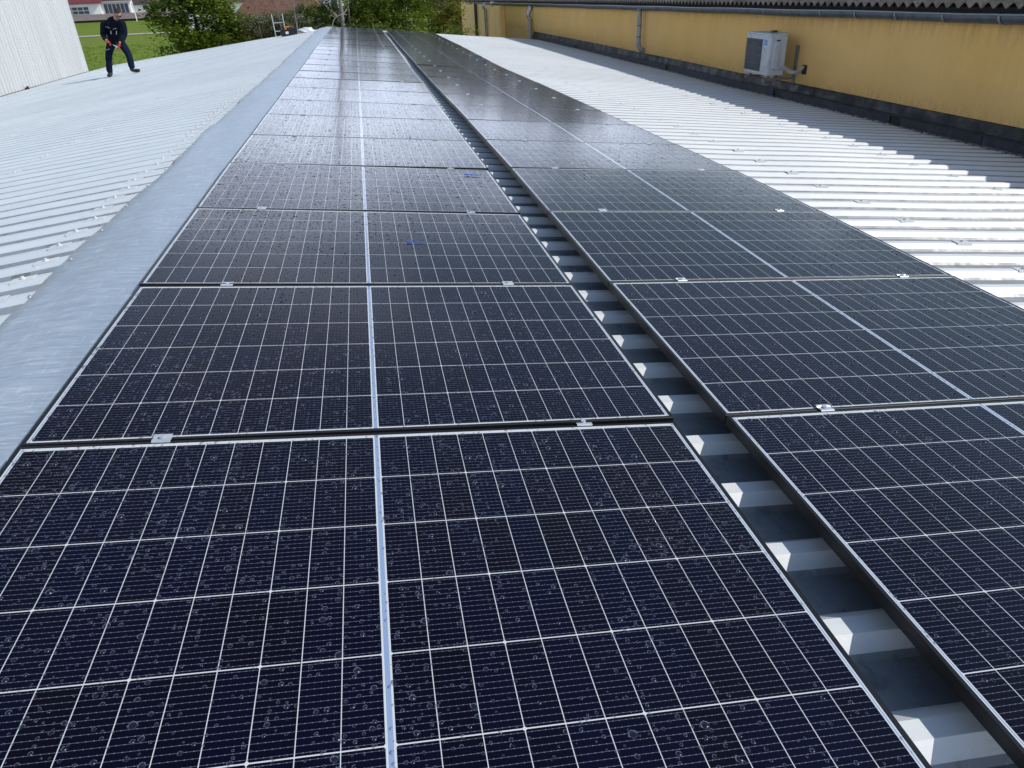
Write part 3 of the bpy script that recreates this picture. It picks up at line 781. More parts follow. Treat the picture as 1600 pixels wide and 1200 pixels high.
M_SKIN = simple('skin', (.42, .22, .15), .55, 0, .08, 12)
M_JACK = simple('navy_jacket', (.007, .010, .019), .9, 0, .35, 14, .5, spec=.08)
M_TROU = simple('navy_trousers', (.009, .015, .034), .9, 0, .4, 12, .5, spec=.08)
M_REDG = simple('red_glove', (.48, .03, .035), .6, 0, .15, 30)
M_HAIR = simple('black_hair', (.008, .007, .006), .6, 0, .3, 60, .6)
M_BOOT = simple('dark_boot', (.02, .019, .017), .7)
FX, FY = -5.22, 19.82
pr = thing('person', 'man in navy work clothes and red gloves bending forward on the left slope', 'person', (FX, FY, zL(FX, FY)))
g = lambda x: -(-SL)*(x)  # ground height relative to the foot point (slope falls to -X)
hip = Vector((.085, .05, .84)); LHip = Vector((-.035, .05, .80)); RHip = Vector((.20, .05, .80))
LK = Vector((-.17, -.03, .42)); RK = Vector((.33, -.02, .43)); LA = Vector((-.25, .02, g(-.25)+.09)); RA = Vector((.31, -.02, g(.31)+.09))
W1 = Vector((.10, .02, .95)); CH = Vector((.17, -.10, 1.13)); NK = Vector((.32, -.26, 1.30)); HD = Vector((.42, -.37, 1.395))
LS = Vector((-.05, -.10, 1.19)); RS = Vector((.44, -.20, 1.19)); LE = Vector((-.105, -.17, .93)); RE = Vector((.425, -.25, .92))
LW = Vector((.01, -.42, .82)); RW = Vector((.29, -.44, .75))
nodes = [(hip, (.12, .09)), (W1, (.10, .08)), (CH, (.11, .08)), (NK, (.055, .055)), (HD - Vector((.03, -.02, .03)), (.06, .06)),
         (LHip, (.07, .07)), (LK, (.05, .05)), (LA, (.036, .036)), (RHip, (.07, .07)), (RK, (.05, .05)), (RA, (.036, .036)),
         (LS, (.05, .05)), (LE, (.036, .036)), (LW, (.026, .026)), (RS, (.05, .05)), (RE, (.036, .036)), (RW, (.028, .028)),
         (LA + Vector((.002, -.08, -.05)), (.03, .025)), (RA + Vector((.08, -.02, -.05)), (.03, .025))]
edges = [(0,1), (1,2), (2,3), (3,4), (0,5), (5,6), (6,7), (0,8), (8,9), (9,10), (2,11), (11,12), (12,13), (2,14), (14,15), (15,16), (7,17), (10,18)]
body = skin_mesh('body', nodes, edges, M_SKIN, pr, 2)
# head joined to the body mesh: shaped sphere with a face
def head_geo(center, rot):
    bm = bmesh.new(); bmesh.ops.create_uvsphere(bm, u_segments=40, v_segments=30, radius=1)
    for v in bm.verts:
        x, y, z = v.co  # face towards -y
        nx_, ny_, nz_ = x*.076, y*.095, z*.118
        if z < 0: nx_ *= 1 - .32*(-z)**1.5; 
        if z < -.2 and y < 0: ny_ *= 1 - .05*(-z)
        if z < -.3 and y > 0: ny_ *= 1 - .35*(-z)
        f = max(0, -y)
        nose = math.exp(-((x/.16)**2 + ((z+.10)/.20)**2)) * f
        ny_ -= .026*nose
        for s in (-1, 1):
            ny_ += .012*math.exp(-(((x-s*.38)/.20)**2 + ((z-.08)/.14)**2))*f     # eye sockets
        ny_ -= .008*math.exp(-(((x)/.45)**2 + ((z-.30)/.10)**2))*f               # brow
        ny_ -= .007*math.exp(-(((x)/.28)**2 + ((z+.48)/.09)**2))*f               # lips
        ny_ += .006*math.exp(-(((x)/.25)**2 + ((z+.56)/.04)**2))*f
        ny_ -= .010*math.exp(-(((x)/.25)**2 + ((z+.82)/.14)**2))*f               # chin
        v.co = Vector((nx_, ny_, nz_))
    for s in (-1, 1):   # ears
        r = bmesh.ops.create_uvsphere(bm, u_segments=10, v_segments=8, radius=1)
        for v in r['verts']: v.co = Vector((s*.078 + v.co.x*.010, .012 + v.co.y*.020, -.005 + v.co.z*.032))
    M4 = Matrix.Translation(center) @ rot
    bmesh.ops.transform(bm, matrix=M4, verts=bm.verts); return bm, M4
HR = Matrix.Rotation(R(22), 4, 'Z') @ Matrix.Rotation(R(42), 4, 'X')
hb, HM = head_geo(HD, HR)
bmj = bmesh.new(); bmj.from_mesh(body.data)
tmp = bpy.data.meshes.new('tmp'); hb.to_mesh(tmp); bmj.from_mesh(tmp)
for f in bmj.faces: f.smooth = True; f.material_index = 0
bmj.to_mesh(body.data); bmj.free(); hb.free(); bpy.data.meshes.remove(tmp)
# hair cap
bm = bmesh.new(); bmesh.ops.create_uvsphere(bm, u_segments=32, v_segments=24, radius=1)
dele = [v for v in bm.verts if v.co.z < .58 - 1.0*max(0, min(1, (v.co.y+.55)/1.1))]
bmesh.ops.delete(bm, geom=dele, context='VERTS')
for v in bm.verts:
    n_ = 1 + mn.noise(v.co*6)*.05; v.co = Vector((v.co.x*.083*n_, v.co.y*.102*n_, v.co.z*.128*n_))
bmesh.ops.transform(bm, matrix=HM, verts=bm.verts)
me = bpy.data.meshes.new('hair'); bm.to_mesh(me); bm.free(); me.materials.append(M_HAIR)
for p_ in me.polygons: p_.use_smooth = True
o = bpy.data.objects.new('hair', me); COL.objects.link(o); o.parent = pr
# sunglasses
mb = MB()
for s in (-1, 1):
    mb.bbox((s*.032-.026, -.108, -.008), (s*.032+.026, -.090, .030), .008, 0, HM); mb.box((s*.078-.003, -.10, .014), (s*.078+.003, .02, .022), 0, HM)
mb.box((-.012, -.106, .012), (.012, -.100, .022), 0, HM); mb.build('sunglasses', simple('dark_lens', (.006, .006, .007), .15), pr)
# jacket over torso and arms
def merged(name, chains, mat, parent):
    """several skinned chains that start inside one another, kept as one garment mesh"""
    parts = [skin_mesh(name, c_, [(i, i+1) for i in range(len(c_)-1)], mat, parent, 2) for c_ in chains]
    bmx = bmesh.new()
    for p_ in parts: bmx.from_mesh(p_.data)
    for v in bmx.verts: v.co += v.normal*(mn.noise(v.co*9)*.010 + mn.noise(v.co*23)*.004)
    for f in bmx.faces: f.smooth = True; f.material_index = 0
    bmx.to_mesh(parts[0].data); bmx.free()
    for p_ in parts[1:]: bpy.data.objects.remove(p_)
    return parts[0]
CT = CH + Vector((.03, -.04, .06))
jk = merged('jacket', [
    [(CH, (.215, .175)), (W1 + Vector((.02, -.02, .04)), (.195, .15)), (W1 + Vector((-.005, 0, -.10)), (.185, .15)), (hip + Vector((0, 0, -.03)), (.18, .15))],
    [(CH + Vector((0,.02,-.03)), (.21, .15)), (CT + Vector((.02, -.03, .03)), (.19, .155)), (NK + Vector((-.03, .04, -.03)), (.11, .10)), (NK + Vector((.01, .0, .0)), (.075, .075))],
    [(CH.lerp(LS, .45), (.12, .12)), (LS, (.105, .105)), ((LS+LE)/2, (.078, .078)), (LE, (.068, .068)), ((LE+LW)/2, (.060, .060)), (LW + Vector((-.015, .02, .015)), (.050, .050))],
    [(CH.lerp(RS, .45), (.12, .12)), (RS, (.105, .105)), ((RS+RE)/2, (.078, .078)), (RE, (.068, .068)), ((RE+RW)/2, (.060, .060)), (RW + Vector((.02, .02, .02)), (.050, .050))]], M_JACK, pr)
# light piping on the chest pockets
mb = MB(); M_PIPE = simple('reflective_piping', (.5, .52, .55), .4)
def q3(a, b, w, mat_=None):
    a = Vector(a); b = Vector(b); mb.tube([a, b], w, 5)
q3((.03, -.265, 1.13), (.13, -.285, 1.09), .005); q3((.19, -.30, 1.06), (.28, -.31, 1.08), .004)
q3((.13, -.28, 1.03), (.115, -.27, .96), .008); q3((.26, -.29, 1.02), (.235, -.27, .94), .006)
mb.build('piping', M_PIPE, jk)
# trousers
tr = merged('trousers', [
    [(hip + Vector((0, 0, .08)), (.155, .125)), (hip + Vector((0, 0, -.06)), (.17, .135))],
    [(hip.lerp(LHip, .6), (.125, .125)), (LHip + Vector((0,0,-.08)), (.118, .118)), ((LHip+LK)/2, (.098, .098)), (LK, (.085, .085)), ((LK+LA)/2, (.080, .080)), (LA + Vector((0,0,.10)), (.080, .080)), (LA + Vector((0,-.01,.0)), (.082, .082))],
    [(hip.lerp(RHip, .6), (.125, .125)), (RHip + Vector((0,0,-.08)), (.118, .118)), ((RHip+RK)/2, (.098, .098)), (RK, (.085, .085)), ((RK+RA)/2, (.080, .080)), (RA + Vector((0,0,.10)), (.080, .080)), (RA + Vector((.01,0,.0)), (.082, .082))]], M_TROU, pr)
mb = MB(); q3((-.175, -.085, .60), (-.06, -.10, .62), .006); mb.bbox((.02, -.10, .86), (.09, -.075, .90), .005); mb.build('pocket_trim', M_PIPE, tr)
# boots
for A_, d in ((LA, Vector((.02, -1, 0))), (RA, Vector((1, -.25, 0)))):
    d = d.normalized(); gz = A_.z - .09
    n_ = [(Vector((A_.x, A_.y, gz+.15)), (.062, .062)), (Vector((A_.x, A_.y, gz+.065)) - d*.02, (.066, .062)), (Vector((A_.x, A_.y, gz+.05)) + d*.09, (.060, .048)), (Vector((A_.x, A_.y, gz+.04 + SL*d.x*.19)) + d*.20, (.052, .036))]
    skin_mesh('boot', n_, [(0,1), (1,2), (2,3)], M_BOOT, pr, 2)
# gloves with five fingers
def glove(W, palm_dir, curl_dir, side):
    pd = Vector(palm_dir).normalized(); cd = Vector(curl_dir); cd = (cd - pd*cd.dot(pd)).normalized(); wd = pd.cross(cd)*side
    n_ = [(W, (.034, .034)), (W + pd*.045, (.046, .028)), (W + pd*.085, (.046, .024))]
    e_ = [(0,1), (1,2)]
    skin = skin_mesh('glove', n_, e_, M_REDG, pr, 2)
    parts = [skin]
    for i, (L, off) in enumerate(((.070, -.033), (.082, -.011), (.076, .011), (.060, .032))):
        b = W + pd*.085 + wd*off
        f = [(b - pd*.02, .010), (b + pd*L*.40, .0105), (b + pd*L*.62 + cd*L*.34, .0095), (b + pd*L*.45 + cd*L*.68, .0085)]
        parts.append(skin_mesh('finger', f, [(0,1), (1,2), (2,3)], M_REDG, pr, 1))
    b = W + pd*.035 - wd*.030
    parts.append(skin_mesh('thumb', [(b, .012), (b - wd*.028 + pd*.025 + cd*.01, .012), (b - wd*.024 + pd*.055 + cd*.035, .0095)], [(0,1), (1,2)], M_REDG, pr, 1))
    bmx = bmesh.new()
    for p_ in parts: bmx.from_mesh(p_.data)
    for f in bmx.faces: f.smooth = True; f.material_index = 0
    bmx.to_mesh(skin.data); bmx.free()
    for p_ in parts[1:]: bpy.data.objects.remove(p_)
    return skin
glove(LW, (.75, -.25, -.62), (.3, -.3, -.7), 1)
glove(RW, (-.25, -.3, -.9), (-.8, -.2, .1), -1)
tl = thing('hand_tool', 'small dark and silver hand tool held between the red gloves', 'tool', pr.location)
c0 = Vector((.12, -.47, .735))
mb = MB(); mb.tube([c0 + Vector((-.06, .0, .03)), c0 + Vector((.03, 0, -.015))], .014, 8); mb.build('grip', M_BLK, tl)
mb = MB(); mb.tube([c0 + Vector((.03, 0, -.015)), c0 + Vector((.13, -.01, -.075))], [.010, .016], 8); mb.bbox(c0 + Vector((.08, -.03, -.10)), c0 + Vector((.13, .01, -.05)), .008); mb.build('blade', M_ALU, tl)

# ------------------------------------------------------------------ ground and far buildings
def gz(x, y):
    d = math.hypot(x-1, y)
    return interp([(0,-7), (30,-6.8), (45,-6.2), (70,-5.2), (110,-4.6), (150,-4.0), (230,-3.35), (330,-2.6), (700,2.), (3000,10.)], d)
def ground_mat():
    t = NT('meadow'); p = t.world()
    c = t.mix(t.ramp(t.noise(p, .5, 6, .7), [(.35, 0.), (.65, 1.)]), (.115, .175, .016), (.17, .235, .026))
    c = t.mix(t.ramp(t.noise(p, 6, 5, .7), [(.4, 0.), (.7, .7)]), c, (.085, .12, .016))
    c = t.mix(t.ramp(t.noise(p, 1.7, 3), [(.6, 0.), (.75, .4)]), c, (.15, .16, .04))
    t.bsdf(c, .9, 0, t.bump(t.noise(p, 3, 5, .7), .8, .1), spec=.1); return t.mat
xs = [-3000,-1500,-800,-500,-350,-250] + [-200+i*8 for i in range(51)] + [250,350,500,800,1500,3000]
ys_ = [-3000,-1000,-300,-100,-50] + [-20+i*8 for i in range(46)] + [400,500,700,1000,1600,3000]
mb = MB(); mb.v = [(x, y, gz(x, y)) for y in ys_ for x in xs]; n = len(xs)
for j in range(len(ys_)-1):
    for i in range(n-1): mb.f.append([j*n+i, j*n+i+1, (j+1)*n+i+1, (j+1)*n+i]); mb.m.append(0); mb.sm.append(True)
gr = structure(mb.build('ground', ground_mat()))
# gravel path as a ribbon a little above the meadow
mb = MB(); vs = []
for i in range(60):
    x = -130 + i*3; y = 147 + .02*x
    for dy in (-2.2, 2.2): vs.append((x, y+dy, max(gz(x, y+dy), gz(x-4, y+dy), gz(x+4, y+dy)) + .05))
mb.add(vs, [(2*i, 2*i+2, 2*i+3, 2*i+1) for i in range(59)])
structure(mb.build('path', simple('pale_gravel', (.36, .35, .31), .9, 0, .15, 2)))
# grass tufts: rough meadow surface near the roof
mb = MB(); grd = random.Random(8)
for i in range(9000):
    x = grd.uniform(-42, -8); y = grd.uniform(32, 120)
    z = gz(x, y); h = grd.uniform(.03, .09); w = grd.uniform(.08, .2); a = grd.uniform(0, 3.14); dx, dy = w*math.cos(a), w*math.sin(a)
    mb.add([(x-dx, y-dy, z-.02), (x+dx, y+dy, z-.02), (x+dx*.6+.05, y+dy*.6, z+h), (x-dx*.5, y-dy*.5, z+h*.8)], [(0,1,2,3)])
def leaf_mat(name, c1, c2, c3):
    t = NT(name); gi = t.n('ShaderNodeNewGeometry')
    c = t.ramp(gi.outputs['Random Per Island'], [(0., c1), (.5, c2), (1., c3)])
    c = t.mix(t.ramp(t.noise(t.world(), 1.3, 3), [(.35, 0.), (.65, .65)]), c, tuple(x*.45 for x in c1))
    nd = t.bsdf(c, .55, 0, None, spec=.3)
    tr_ = t.n('ShaderNodeBsdfTranslucent'); t.put(tr_.inputs[0], t.mix(.5, c, c3))
    mx = t.n('ShaderNodeMixShader'); mx.inputs[0].default_value = .3
    t.t.links.new(nd.outputs[0], mx.inputs[1]); t.t.links.new(tr_.outputs[0], mx.inputs[2]); t.t.links.new(mx.outputs[0], t.out.inputs[0])
    return t.mat
M_TUFT = leaf_mat('grass_blades', (.11, .17, .016), (.14, .21, .02), (.19, .26, .035))
o = mb.build('grass', M_TUFT); o['kind'] = 'stuff'; o['label'] = 'rough green meadow grass below the roof edge'; o['category'] = 'grass'

M_WHITE = simple('white_render', (.78, .78, .77), .85, 0, .04, .5)
M_DKROOF = simple('dark_brown_tiles', (.06, .045, .042), .9, 0, .3, 1.5, .5)
M_RDROOF = simple('maroon_sheet', (.16, .035, .045), .7, 0, .2, .5)
M_TILE = simple('grey_brown_tiles', (.17, .14, .13), .9, 0, .3, 2.2, .6)
M_WIN = simple('window_dark', (.03, .035, .045), .25)
M_WFR = simple('window_frame', (.55, .56, .57), .5)
def Z(px_dz, D=230): return px_dz
base = gz(-63, 230)
# everything stands on the line Y = 230; z of eye level there is about .96
b1 = thing('long_white_house', 'long low white house with dark tiled roof and small paired windows, left distance', 'house', (-55, 232, base))
mb = MB(); mb.box((-14.5, 0, 0), (34, 9, 3.9)); mb.build('wall', M_WHITE, b1)
mb = MB(); mb.add([(-15, -.8, 3.65), (34.5, -.8, 3.65), (34.5, 4.5, 7.6), (-15, 4.5, 7.6), (-15, 9.8, 3.65), (34.5, 9.8, 3.65)], [(0,1,2,3), (3,2,5,4)]); mb.add([(-15,-.8,3.5), (34.5,-.8,3.5), (34.5,-.8,3.66), (-15,-.8,3.66)], [(0,1,2,3)]); mb.build('roof', M_DKROOF, b1)
for x in (-7.3, -4.1, -.4, 3.4, 7.2, 11):
    mb = MB(); mb.box((x-.62, -.05, 2.15), (x+.62, -.003, 3.3)); w_ = mb.build('window', M_WFR, b1)
    mb = MB(); mb.box((x-.52, -.09, 2.25), (x-.08, -.052, 3.2)); mb.box((x+.08, -.09, 2.25), (x+.52, -.052, 3.2)); mb.build('pane', M_WIN, w_)
b2 = thing('garage_building', 'white garage building with gridded door and maroon roof, beside the white hall corner', 'garage', (-71, 229, base))
mb = MB(); mb.box((-12, 0, 0), (5.2, 11, 4.5)); mb.box((5.2, .8, 0), (12.5, 10, 4.6)); mb.build('wall', M_WHITE, b2)
mb = MB(); mb.add([(-13, -1, 4.5), (6, -1, 4.5), (6, 6, 7.2), (-13, 6, 7.2)], [(0,1,2,3)]); mb.box((-13, -1.02, 4.3), (6, -.98, 4.5)); mb.build('roof', M_RDROOF, b2)
mb = MB(); mb.box((-3.4, -.06, .9), (2.2, -.01, 3.6)); dgr = mb.build('garage_door', M_WFR, b2)
mb = MB()
for i in range(4):
    for j in range(3): mb.box((-3.2+i*1.4, -.12, 1.05+j*.88), (-2.05+i*1.4, -.07, 1.7+j*.88))
mb.build('pane', M_WIN, dgr)
mb = MB(); mb.box((5.8, .72, 1.6), (12.2, .78, 4.1)); wg = mb.build('window', M_WFR, b2)
mb = MB()
for i in range(6): mb.box((5.95+i*1.04, .64, 1.75), (6.75+i*1.04, .70, 3.95))
mb.build('pane', M_WIN, wg)
mb = MB(); mb.box((5.4, .1, 4.35), (13, 1.2, 4.6)); mb.build('canopy', simple('grey_canopy', (.45, .46, .48), .6), b2)
b3 = thing('low_shed', 'long low shed with mossy grey brown tiled roof in front of the white house', 'shed', (-60, 222, base))
mb = MB(); mb.box((-22, 0, -.3), (26, 3.5, .55)); mb.build('wall', M_SOFF, b3)
mb = MB(); mb.add([(-22.5, -.5, .45), (26.5, -.5, .45), (26.5, 4, 1.75), (-22.5, 4, 1.75), (-22.5, 7, .6), (26.5, 7, .6)], [(0,1,2,3), (3,2,5,4)]); mb.build('roof', M_TILE, b3)
o = MB(); o.tube([(0, 0, 0), (0, 0, 9)], [.12, .07], 8); fp = o.build('flagpole', simple('white_pole', (.75, .75, .75), .5)); fp.location = (-54.3, 216, gz(-54, 216)); fp.rotation_euler = (0, R(-1), 0)
tag(fp, 'thin white flagpole standing in front of the low tiled shed', 'flagpole')
b4 = thing('brown_roofed_house', 'house with steep reddish brown tiled roof and white walls, behind the shrubs', 'house', (-9.5, 112, gz(-10, 112)))
mb = MB(); mb.box((-5.2, -1, 0), (5.6, 8, 3.6)); mb.build('wall', M_WHITE, b4)
mb = MB(); z0 = 3.35; mb.add([(-5.9, -1.8, z0), (6.3, -1.8, z0), (6.3, 8.8, z0), (-5.9, 8.8, z0), (-1.8, 3.5, z0+4.3), (2.4, 3.5, z0+4.3)], [(0,1,5,4), (1,2,5), (2,3,4,5), (3,0,4)]); mb.build('roof', simple('red_brown_tiles', (.125, .065, .045), .9, 0, .3, 2.5, .5), b4)
b5 = thing('pale_house', 'pale house half hidden by branches to the right of the brown roof', 'house', (-3.2, 118, gz(-3, 118)))
mb = MB(); mb.box((-2.6, 0, 0), (2.2, 7, 5.6)); mb.build('wall', M_WHITE, b5)
mb = MB(); mb.add([(-3, -.4, 5.6), (2.6, -.4, 5.6), (2.6, 3.5, 7.6), (-3, 3.5, 7.6), (2.6, 7.4, 5.6), (-3, 7.4, 5.6)], [(0,1,2,3), (3,2,4,5)]); mb.build('roof', M_DKROOF, b5)
mb = MB(); mb.box((-1.4, -.04, 3.2), (-.5, -.01, 4.6)); mb.box((.6, -.04, 3.2), (1.5, -.01, 4.6)); mb.build('window', M_WIN, b5)
b6 = thing('white_bungalow', 'white bungalow showing between the big tree and the brown roof', 'house', (-24, 150, gz(-24, 150)))
mb = MB(); mb.box((-5, 0, 0), (6.5, 7, 4.2)); mb.build('wall', M_WHITE, b6)
mb = MB(); mb.add([(-5.5, -.6, 4.1), (7, -.6, 4.1), (7, 3.5, 6.3), (-5.5, 3.5, 6.3), (7, 7.6, 4.1), (-5.5, 7.6, 4.1)], [(0,1,2,3), (3,2,4,5)]); mb.build('roof', M_DKROOF, b6)

# ------------------------------------------------------------------ trees
M_BARK = simple('bark', (.10, .085, .065), .95, 0, .3, 9, .6)
M_BARKG = simple('grey_bark', (.20, .19, .17), .95, 0, .3, 7, .6)
L_MAPLE = leaf_mat('maple_leaves', (.09, .155, .012), (.165, .25, .02), (.27, .36, .045))
L_HEDGE = leaf_mat('hedge_leaves', (.075, .125, .014), (.13, .20, .02), (.22, .28, .04))
L_OLIVE = leaf_mat('olive_leaves', (.085, .105, .028), (.12, .135, .035), (.18, .17, .055))
L_YEL = leaf_mat('yellow_green_leaves', (.09, .11, .016), (.20, .225, .03), (.33, .33, .055))
def leaves(mb, c, rad, n, size, rnd, clumps=40, sq=1., droop=0):
    """leaf clumps through an ellipsoid; c centre, rad radii"""
    cs = []
    for i in range(clumps):
        while True:
            p = Vector((rnd.uniform(-1,1), rnd.uniform(-1,1), rnd.uniform(-1,1)))
            if .35 < p.length < 1: break
        cs.append((Vector((p.x*rad[0], p.y*rad[1], p.z*rad[2])), rnd.uniform(.10, .24)*min(rad)))
    for i in range(n):
        cc, s = cs[rnd.randrange(len(cs))]
        p = Vector(c) + cc + Vector((rnd.gauss(0, s*1.25), rnd.gauss(0, s*1.25), rnd.gauss(0, s*.62)))
        a = rnd.uniform(0, 6.283); t = Vector((math.cos(a), math.sin(a), rnd.uniform(-.7, .5) - droop)).normalized()
        u = t.cross(Vector((rnd.uniform(-.6,.6), rnd.uniform(-.6,.6), 1)).normalized()).normalized()
        L = size*rnd.uniform(.6, 1.35); w = L*.36*sq
        mb.add([p, p + t*L*.5 + u*w, p + t*L, p + t*L*.5 - u*w], [(0,1,2,3)])
def tree(name, label, x, y, ztop, lobes, mat, seed, leaf=.11, n=9000, bark=None, trunk_r=.12, group='trees and shrubs beyond the roof edge', clumps=40, cat='tree', limbs=7, sq=1.):
    rnd = random.Random(seed); z0 = gz(x, y)
    t = thing(name, label, cat, (x, y, z0), group)
    mb = MB(); H = ztop - z0
    mb.tube([(0,0,-.3), (.05*rnd.uniform(-1,1), 0, H*.25), (.12*rnd.uniform(-1,1), .05, H*.5), (.2*rnd.uniform(-1,1), 0, H*.8)], [trunk_r*1.2, trunk_r, trunk_r*.7, trunk_r*.25], 9)
    for (lx, ly, lz, rx, ry, rz) in lobes:
        for i in range(max(1, limbs//len(lobes))):
            zb_ = H*rnd.uniform(.2, .55); e = Vector((lx + rnd.uniform(-.7,.7)*rx, ly + rnd.uniform(-.7,.7)*ry, lz - z0 + rnd.uniform(-.3,.8)*rz))
            m_ = Vector((0,0,zb_)).lerp(e, .5) + Vector((rnd.uniform(-.2,.2), rnd.uniform(-.2,.2), rnd.uniform(0,.3)))
            mb.tube([(0,0,zb_), m_, e], [trunk_r*.45, trunk_r*.28, trunk_r*.06], 6)
    mb.build('trunk', bark or M_BARK, t)
    mb = MB(); tot = sum(l[3]*l[4]*l[5] for l in lobes)
    for (lx, ly, lz, rx, ry, rz) in lobes:
        k_ = int(n*(rx*ry*rz)/tot); leaves(mb, (lx, ly, lz - z0), (rx, ry, rz), k_, leaf, rnd, clumps, sq)
    mb.build('crown', mat, t)
    return t
# big maple: X -8.2..-4.4 at Y 36
tree('maple_tree', 'big dense bright green tree right of the bending man', -6.3, 36.4, 3.4,
     [(0, 0, .1, 1.75, 1.6, 1.5), (-.9, .1, .55, 1.1, 1.2, .7), (.8, 0, .7, 1.1, 1.2, 1.0), (.1, 0, 1.9, 1.3, 1.3, 1.0), (-.3, -.2, -1.3, 1.5, 1.3, 1.0), (1.1, 0, -.6, .9, 1.1, .9)], L_MAPLE, 21, .15, 17000, trunk_r=.14, clumps=70)
# olive brown shrubs behind and to the right of it
tree('shrub', 'dull olive shrub with thin twigs between the big tree and the ladder', -3.9, 37, .6, [(0, 0, -.50, 1.25, 1.0, .90), (.9, .3, -.55, .9, .9, .85), (-.4, -.3, -1.0, 1.3, .8, .7)], L_OLIVE, 22, .085, 15000, trunk_r=.05, clumps=60, cat='shrub')
tree('shrub', 'low green shrub at the foot of the big tree', -4.6, 35, -.2, [(0, 0, -1.2, 1.1, .8, .75)], L_HEDGE, 23, .08, 4000, trunk_r=.05, cat='shrub')
tree('shrub', 'olive green shrub directly behind the ladder', -2.2, 36.5, .5, [(0, 0, -.42, 1.1, .9, .80), (0, -.3, -.9, 1.2, .8, .6)], L_OLIVE, 24, .085, 11000, trunk_r=.05, clumps=60, cat='shrub')
tree('hedge_tree', 'dark green hedge tree between the ladder and the two bare trunks', -.9, 35, .9, [(0, 0, -.22, 1.25, 1.0, .80), (.9, 0, -.1, .8, .9, .95), (-.2, -.3, -.8, 1.3, .7, .5)], L_HEDGE, 25, .10, 11000, clumps=60)
tree('hedge_tree', 'green hedge tree just right of the two bare trunks', 1.6, 34.6, 2.0, [(0, 0, .0, 1.15, 1.1, 1.3), (-.2, 0, 1.1, .9, .9, .9)], L_HEDGE, 26, .12, 8000, clumps=55)
tree('hedge_tree', 'bright green hedge tree behind the far end of the left panel row', 3.1, 35.2, 2.4, [(0, 0, .1, 1.2, 1.1, 1.4), (.1, 0, 1.3, .9, .9, 1.0)], L_MAPLE, 27, .12, 8000, clumps=55)
tree('hedge_tree', 'yellowish green hedge tree behind the far end of the right panel row', 4.75, 36.6, 3.2, [(0, 0, .2, 1.2, 1.1, 1.7), (.1, 0, 1.8, 1.0, .9, 1.2)], L_YEL, 28, .12, 8000, clumps=55)
tree('shrub', 'low dark green shrub in front of the hedge at the far gable', 2.5, 32.0, -.2, [(0, 0, -.75, 1.4, .7, .6), (2.4, 0, -.95, 1.3, .7, .6), (-2.2, 0, -.6, 1.2, .7, .55)], L_HEDGE, 29, .09, 6000, trunk_r=.05, cat='shrub')
tree('thicket_tree', 'straggly brown and yellow thicket beside the far corner of the ochre building', 8.3, 57, 6, [(0, 0, .2, 1.3, 1.3, 2.2), (.2, 0, 2.8, 1.7, 1.6, 1.6)], L_YEL, 30, .17, 4800, trunk_r=.10, clumps=45, limbs=26)
tree('thicket_tree', 'dark leafy thicket filling the gap left of the yellow green thicket', 6.4, 56, 5.6, [(0, 0, .0, 1.4, 1.2, 2.2), (.2, 0, 2.4, 1.5, 1.3, 1.5)], L_HEDGE, 31, .15, 6000, trunk_r=.10, clumps=45, limbs=20)
tree('shrub', 'wide olive thicket in front of the left half of the brown roofed house', -7.3, 60, -.2, [(0, 0, -1.5, 2.1, 1.4, 1.25), (0, -.3, -2.9, 2.2, 1.2, 1.3)], L_OLIVE, 71, .20, 9000, trunk_r=.08, clumps=80, cat='shrub')
tree('shrub', 'wide olive thicket in front of the right half of the brown roofed house', -4.2, 60.5, -.3, [(0, 0, -1.6, 2.0, 1.4, 1.2), (0, -.3, -2.9, 2.1, 1.2, 1.3)], L_OLIVE, 72, .20, 9000, trunk_r=.08, clumps=80, cat='shrub')
# taller trees standing farther back (they show mostly as reflections in the glass)
for i, (x, y, zt, s) in enumerate(((10.5, 58, 5.2, 40), (14.5, 60, 5.8, 41), (19, 62, 6.4, 42), (8.6, 62, 4.8, 43))):
    tree('background_tree', ['broad tree just behind the far corner of the ochre building', 'second broad tree behind the ochre building roof', 'third broad tree, farthest right behind the ochre building', 'slim tall tree behind the thicket at the ochre building corner'][i], x, y, zt, [(0, 0, zt-3.5, 3.3, 2.4, 3.2), (.5, 0, zt-1.4, 2.4, 1.9, 1.6)], L_OLIVE, s, .34, 6500, trunk_r=.2, clumps=70)
tree('background_tree', 'mid green tree behind the hedge, right of the two bare trunks', 2.4, 44, 3.0, [(0, 0, .2, 2.6, 1.5, 1.8)], L_HEDGE, 51, .16, 5000, clumps=50)
tree('background_tree', 'mid green tree behind the hedge, left of the two bare trunks', -1.0, 47, 1.2, [(0, 0, -.7, 2.2, 1.5, 1.2)], L_HEDGE, 52, .14, 5000, clumps=50)
